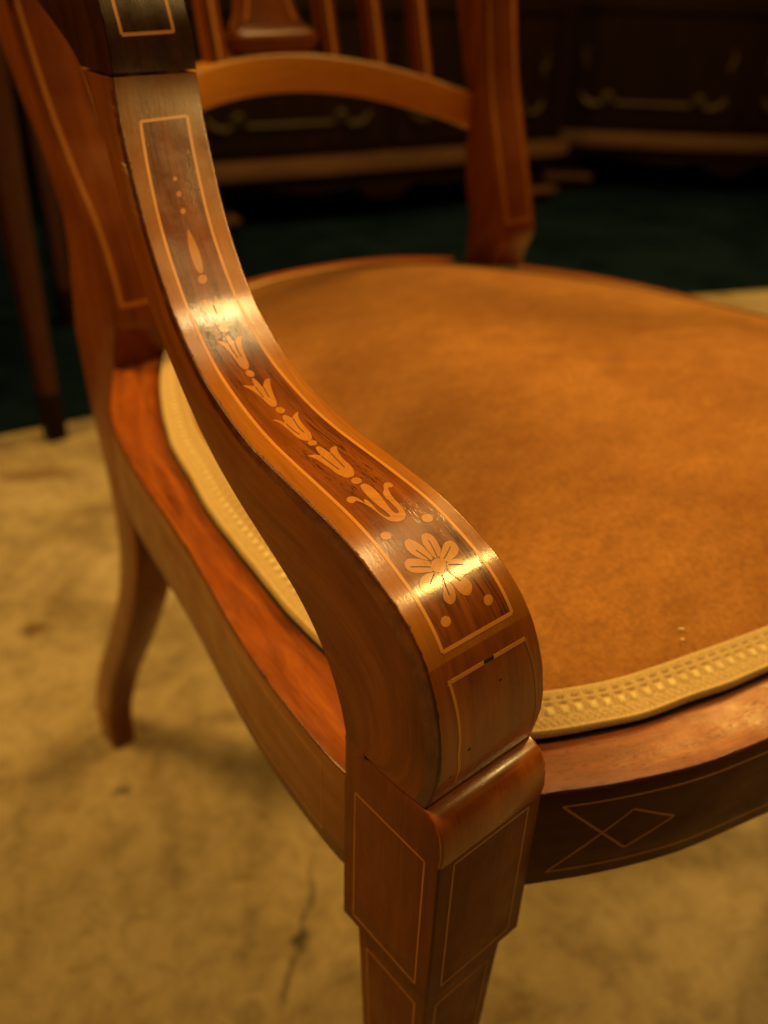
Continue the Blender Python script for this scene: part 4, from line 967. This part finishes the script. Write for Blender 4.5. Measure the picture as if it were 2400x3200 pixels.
# vase shaped centre splat on its moulded base
def splat():
    y0 = bow(0) + .001
    rings = []
    for x in np.linspace(-.0375, .0375, 21):
        r = .0085 * (1 - abs(x / .0378) ** 6) ** .5 + .0004
        rings.append([(XC + x, y0 + .008 + (.0085 * (1 - abs(x / .04) ** 8)) * math.cos(a), .5785 + r * math.sin(a)) for a in np.linspace(0, 2 * math.pi, 12, endpoint=False)])
    v, f = loft(rings); o = mesh('splat', v, f, M['back_wood'], chair, grain=0)
    hw = [(.586, .0275), (.594, .0225), (.61, .0185), (.64, .0140), (.67, .017), (.71, .040), (.76, .048), (.80, .036), (.84, .014), (.872, .013)]
    rings = []
    for z in np.linspace(.586, .872, 44):
        h_ = float(np.interp(z, [a for a, _ in hw], [b_ for _, b_ in hw])); y = y0 + .002 + .075 * (z - .57) / .3
        rings.append([(XC + a, y + b_, z) for a, b_ in rrect(-h_, h_, 0, .010, .0015, 2)])
    v, f = loft(rings); mesh('vase', v, f, M['back_wood'], o, grain=2)
    for sg in (-1, 1):
        P = [(XC + sg * (float(np.interp(z, [a for a, _ in hw], [b_ for _, b_ in hw])) - .005), y0 + .002 + .075 * (z - .57) / .3, z) for z in np.linspace(.590, .64, 12)]
        flatstrip('stringing', P, (0, -1, .2), M['string'], o, .0016, .0002)
splat()

# ------------------------------------------------------------------ things behind
def cabinet(name, label, pl, pr, depth, h, bulge, zl=.16, fm='cab_mould'):
    """carved cabinet standing between floor points pl and pr (front line), local x along the front"""
    pl, pr = V3((*pl, 0)), V3((*pr, 0)); L = np.linalg.norm(pr - pl)
    o = thing(name, label, 'cabinet', tuple(pl), 'carved dark cabinets along the wall')
    o.rotation_euler = (0, 0, math.atan2(pr[1] - pl[1], pr[0] - pl[0]))
    def fy(x, off=0): return -bulge * math.sin(math.pi * x / L) ** 1.2 - off
    def slab(nm, z0, z1, off, m, x0=0, x1=L, bev=.006, yb=depth):
        outline = [(x, fy(min(max(x, 0), L), off)) for x in np.linspace(x0 - off, x1 + off, 30)] + [(x1 + off, yb), (x0 - off, yb)]
        c = np.mean(outline, axis=0); rings = []
        for z, k in ((z0, bev), (z0 + bev, 0), (z1 - bev, 0), (z1, bev)):
            rings.append([(c[0] + (x - c[0]) * (1 - k / .4), c[1] + (y - c[1]) * (1 - k / .3), z) for x, y in outline])
        v, f = loft(rings); return mesh(nm, v, f, m, o, grain=0, sharp=40)
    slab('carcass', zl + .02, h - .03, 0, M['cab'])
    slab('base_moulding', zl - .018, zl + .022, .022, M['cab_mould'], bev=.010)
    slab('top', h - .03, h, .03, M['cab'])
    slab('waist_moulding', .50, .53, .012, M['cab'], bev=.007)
    # apron with a pendant: cut profile
    prof = []
    xs = np.linspace(0.02, L - .02, 60)
    for x in xs:
        u = abs(x - L / 2) / (L / 2)
        z = zl - .055 - .050 * math.exp(-((u / .13) ** 4)) + .012 * math.cos(u * 9)
        prof.append((x, z))
    fv = [(x, fy(x, .004), zl - .015) for x, z in prof] + [(x, fy(x, .004), z) for x, z in prof]
    bv = [(x, fy(x, -.02), z) for x, _, z in fv]
    n_ = len(prof); v = fv + bv; f = []
    for i in range(n_ - 1):
        f += [(i, i + 1, n_ + i + 1, n_ + i), (2 * n_ + i, 2 * n_ + i + 1, 3 * n_ + i + 1, 3 * n_ + i), (n_ + i, n_ + i + 1, 3 * n_ + i + 1, 3 * n_ + i)]
    mesh('apron', v, f, M['cab'], o, grain=0, smooth=False)
    # bracket feet with stepped toe
    for x0, x1 in ((0.0, .15), (L - .15, L)):
        for y0 in (0, depth - .12):
            rings = []
            for z, g in ((0, .0), (.035, .0), (.042, -.012), (.10, -.02), (zl - .016, -.006)):
                rings.append([(x, y, z) for x, y in rrect(x0 - g, x1 + g, y0 - .008 - g, y0 + .10 + g, .012, 3)])
            v, f = loft(rings); ft = mesh('foot', v, f, M['cab'], o, grain=0)
            if y0 == 0:
                v, f = loft([[(x, y, z) for x, y in rrect(x0 - q, x1 + q, -.018 - q, .10, .008, 3)] for z, q in ((.036, 0), (.040, .006), (.048, .006), (.052, 0))])
                mesh('toe_moulding', v, f, M['cab_mould'], ft, grain=0)
    # two doors with carved frames
    for dx0, dx1 in ((.045, L / 2 - .02), (L / 2 + .02, L - .045)):
        v, f = [], []
        xs = np.linspace(dx0, dx1, 12)
        v = [(x, fy(x, .008), z) for x in xs for z in (zl + .04, .49)] + [(x, fy(x, -.004), z) for x in xs for z in (zl + .04, .49)]
        k = len(xs)
        for i in range(k - 1):
            f.append((2 * i, 2 * i + 2, 2 * i + 3, 2 * i + 1))
            f.append((2 * i, 2 * i + 2, 2 * k + 2 * i + 2, 2 * k + 2 * i)); f.append((2 * i + 1, 2 * i + 3, 2 * k + 2 * i + 3, 2 * k + 2 * i + 1))
        f += [(0, 1, 2 * k + 1, 2 * k), (2 * k - 2, 2 * k - 1, 4 * k - 1, 4 * k - 2)]
        dr = mesh('door', v, f, M['cab'], o, grain=2, smooth=False)
        cx = (dx0 + dx1) / 2; hw = (dx1 - dx0) / 2 - .035
        def tube(nm, pts, r, m=M[fm]):
            pts = bez(pts, max(12, len(pts) * 6)); rg = []
            for i, p in enumerate(pts):
                t = pts[min(i + 1, len(pts) - 1)] - pts[max(i - 1, 0)]; t = t / (np.linalg.norm(t) + 1e-9)
                s_ = np.cross(t, (0, 1, 0)); s_ /= np.linalg.norm(s_) + 1e-9
                rr = r * (1 if nm == 'frame_moulding' else (.45 + .55 * math.sin(math.pi * (i + .5) / len(pts))))
                rg.append([tuple(p + s_ * rr * math.cos(a) + V3((0, -1, 0)) * rr * math.sin(a)) for a in np.linspace(0, 2 * math.pi, 8, endpoint=False)])
            v, f = loft(rg); mesh(nm, v, f, m, dr, grain=0)
        for zc, sg in ((.262, 1),):
            tube('frame_moulding', [(x, fy(x, .012), zc) for x in np.linspace(cx - hw * .52, cx + hw * .52, 9)], .0065)
            for q in (-1, 1):
                tube('carved_scroll', [(cx + q * hw * a, fy(cx + q * hw * a, .013), zc + sg * b_) for a, b_ in ((.54, .004), (.58, .022), (.66, .020), (.68, .006), (.62, .004))], .009)
                tube('carved_scroll', [(cx + q * hw * a, fy(cx + q * hw * a, .013), zc + sg * b_) for a, b_ in ((.70, .000), (.80, -.006), (.92, .004), (.99, .024))], .010)
                tube('carved_scroll', [(cx + q * hw * a, fy(cx + q * hw * a, .013), zc + sg * b_) for a, b_ in ((1.0, .085), (.955, .10), (1.0, .125), (.96, .150))], .007)
        tube('key_plate', [(cx + hw * .9, fy(cx, .012), .34), (cx + hw * .92, fy(cx, .014), .36), (cx + hw * .9, fy(cx, .012), .38)], .007)
    # side pilasters
    for x in (.018, L - .018):
        v, f = loft([[(x + a, fy(x, .016) + b_, z) for a, b_ in rrect(-.017, .017, 0, .03, .008, 3)] for z in (zl + .022, .30, .40, .50)])
        mesh('pilaster', v, f, M['cab'], o, grain=2)
    return o
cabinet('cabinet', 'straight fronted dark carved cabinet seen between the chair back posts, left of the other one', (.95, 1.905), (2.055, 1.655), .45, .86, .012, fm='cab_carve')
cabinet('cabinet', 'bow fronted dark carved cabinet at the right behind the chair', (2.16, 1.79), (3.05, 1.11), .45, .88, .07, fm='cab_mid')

# table with slim dark red legs, far left
tb = thing('side_table', 'small table on slim tapered dark red legs behind the chair at the far left', 'table', (0, 0, 0))
for x, y in ((.293, 1.108), (-.42, 1.25), (.50, 1.53), (-.26, 1.66)):
    rings = []
    for z, r_ in ((0, .010), (.03, .011), (.055, .0135), (.06, .0115), (.4, .018), (.60, .021), (.72, .022)):
        rings.append([(x + a, y + b_, z) for a, b_ in rrect(-r_, r_, -r_, r_, .003, 2)])
    v, f = loft(rings); lg = mesh('leg', v, f, M['red_leg'], tb, grain=2)
    v, f = loft([[(x + a, y + b_, z) for a, b_ in rrect(-r_, r_, -r_, r_, .004, 2)] for z, r_ in ((0.0002, .0145), (.02, .0150), (.05, .0148), (.075, .013))])
    mesh('foot_cap', v, f, M['cab'], lg, grain=2)
tv = []
pl4 = [(-.46, 1.22), (.33, 1.07), (.54, 1.56), (-.28, 1.72)]
v, f = loft([[(x, y, z) for x, y in pl4] for z in (.62, .72)]); mesh('table_frame', v, f, M['red_leg'], tb, grain=0, smooth=False)
v, f = loft([[(x * 1.06, y + (y - 1.4) * .08, z) for x, y in pl4] for z in (.7205, .745)]); mesh('table_top', v, f, M['red_leg'], tb, grain=0, smooth=False)
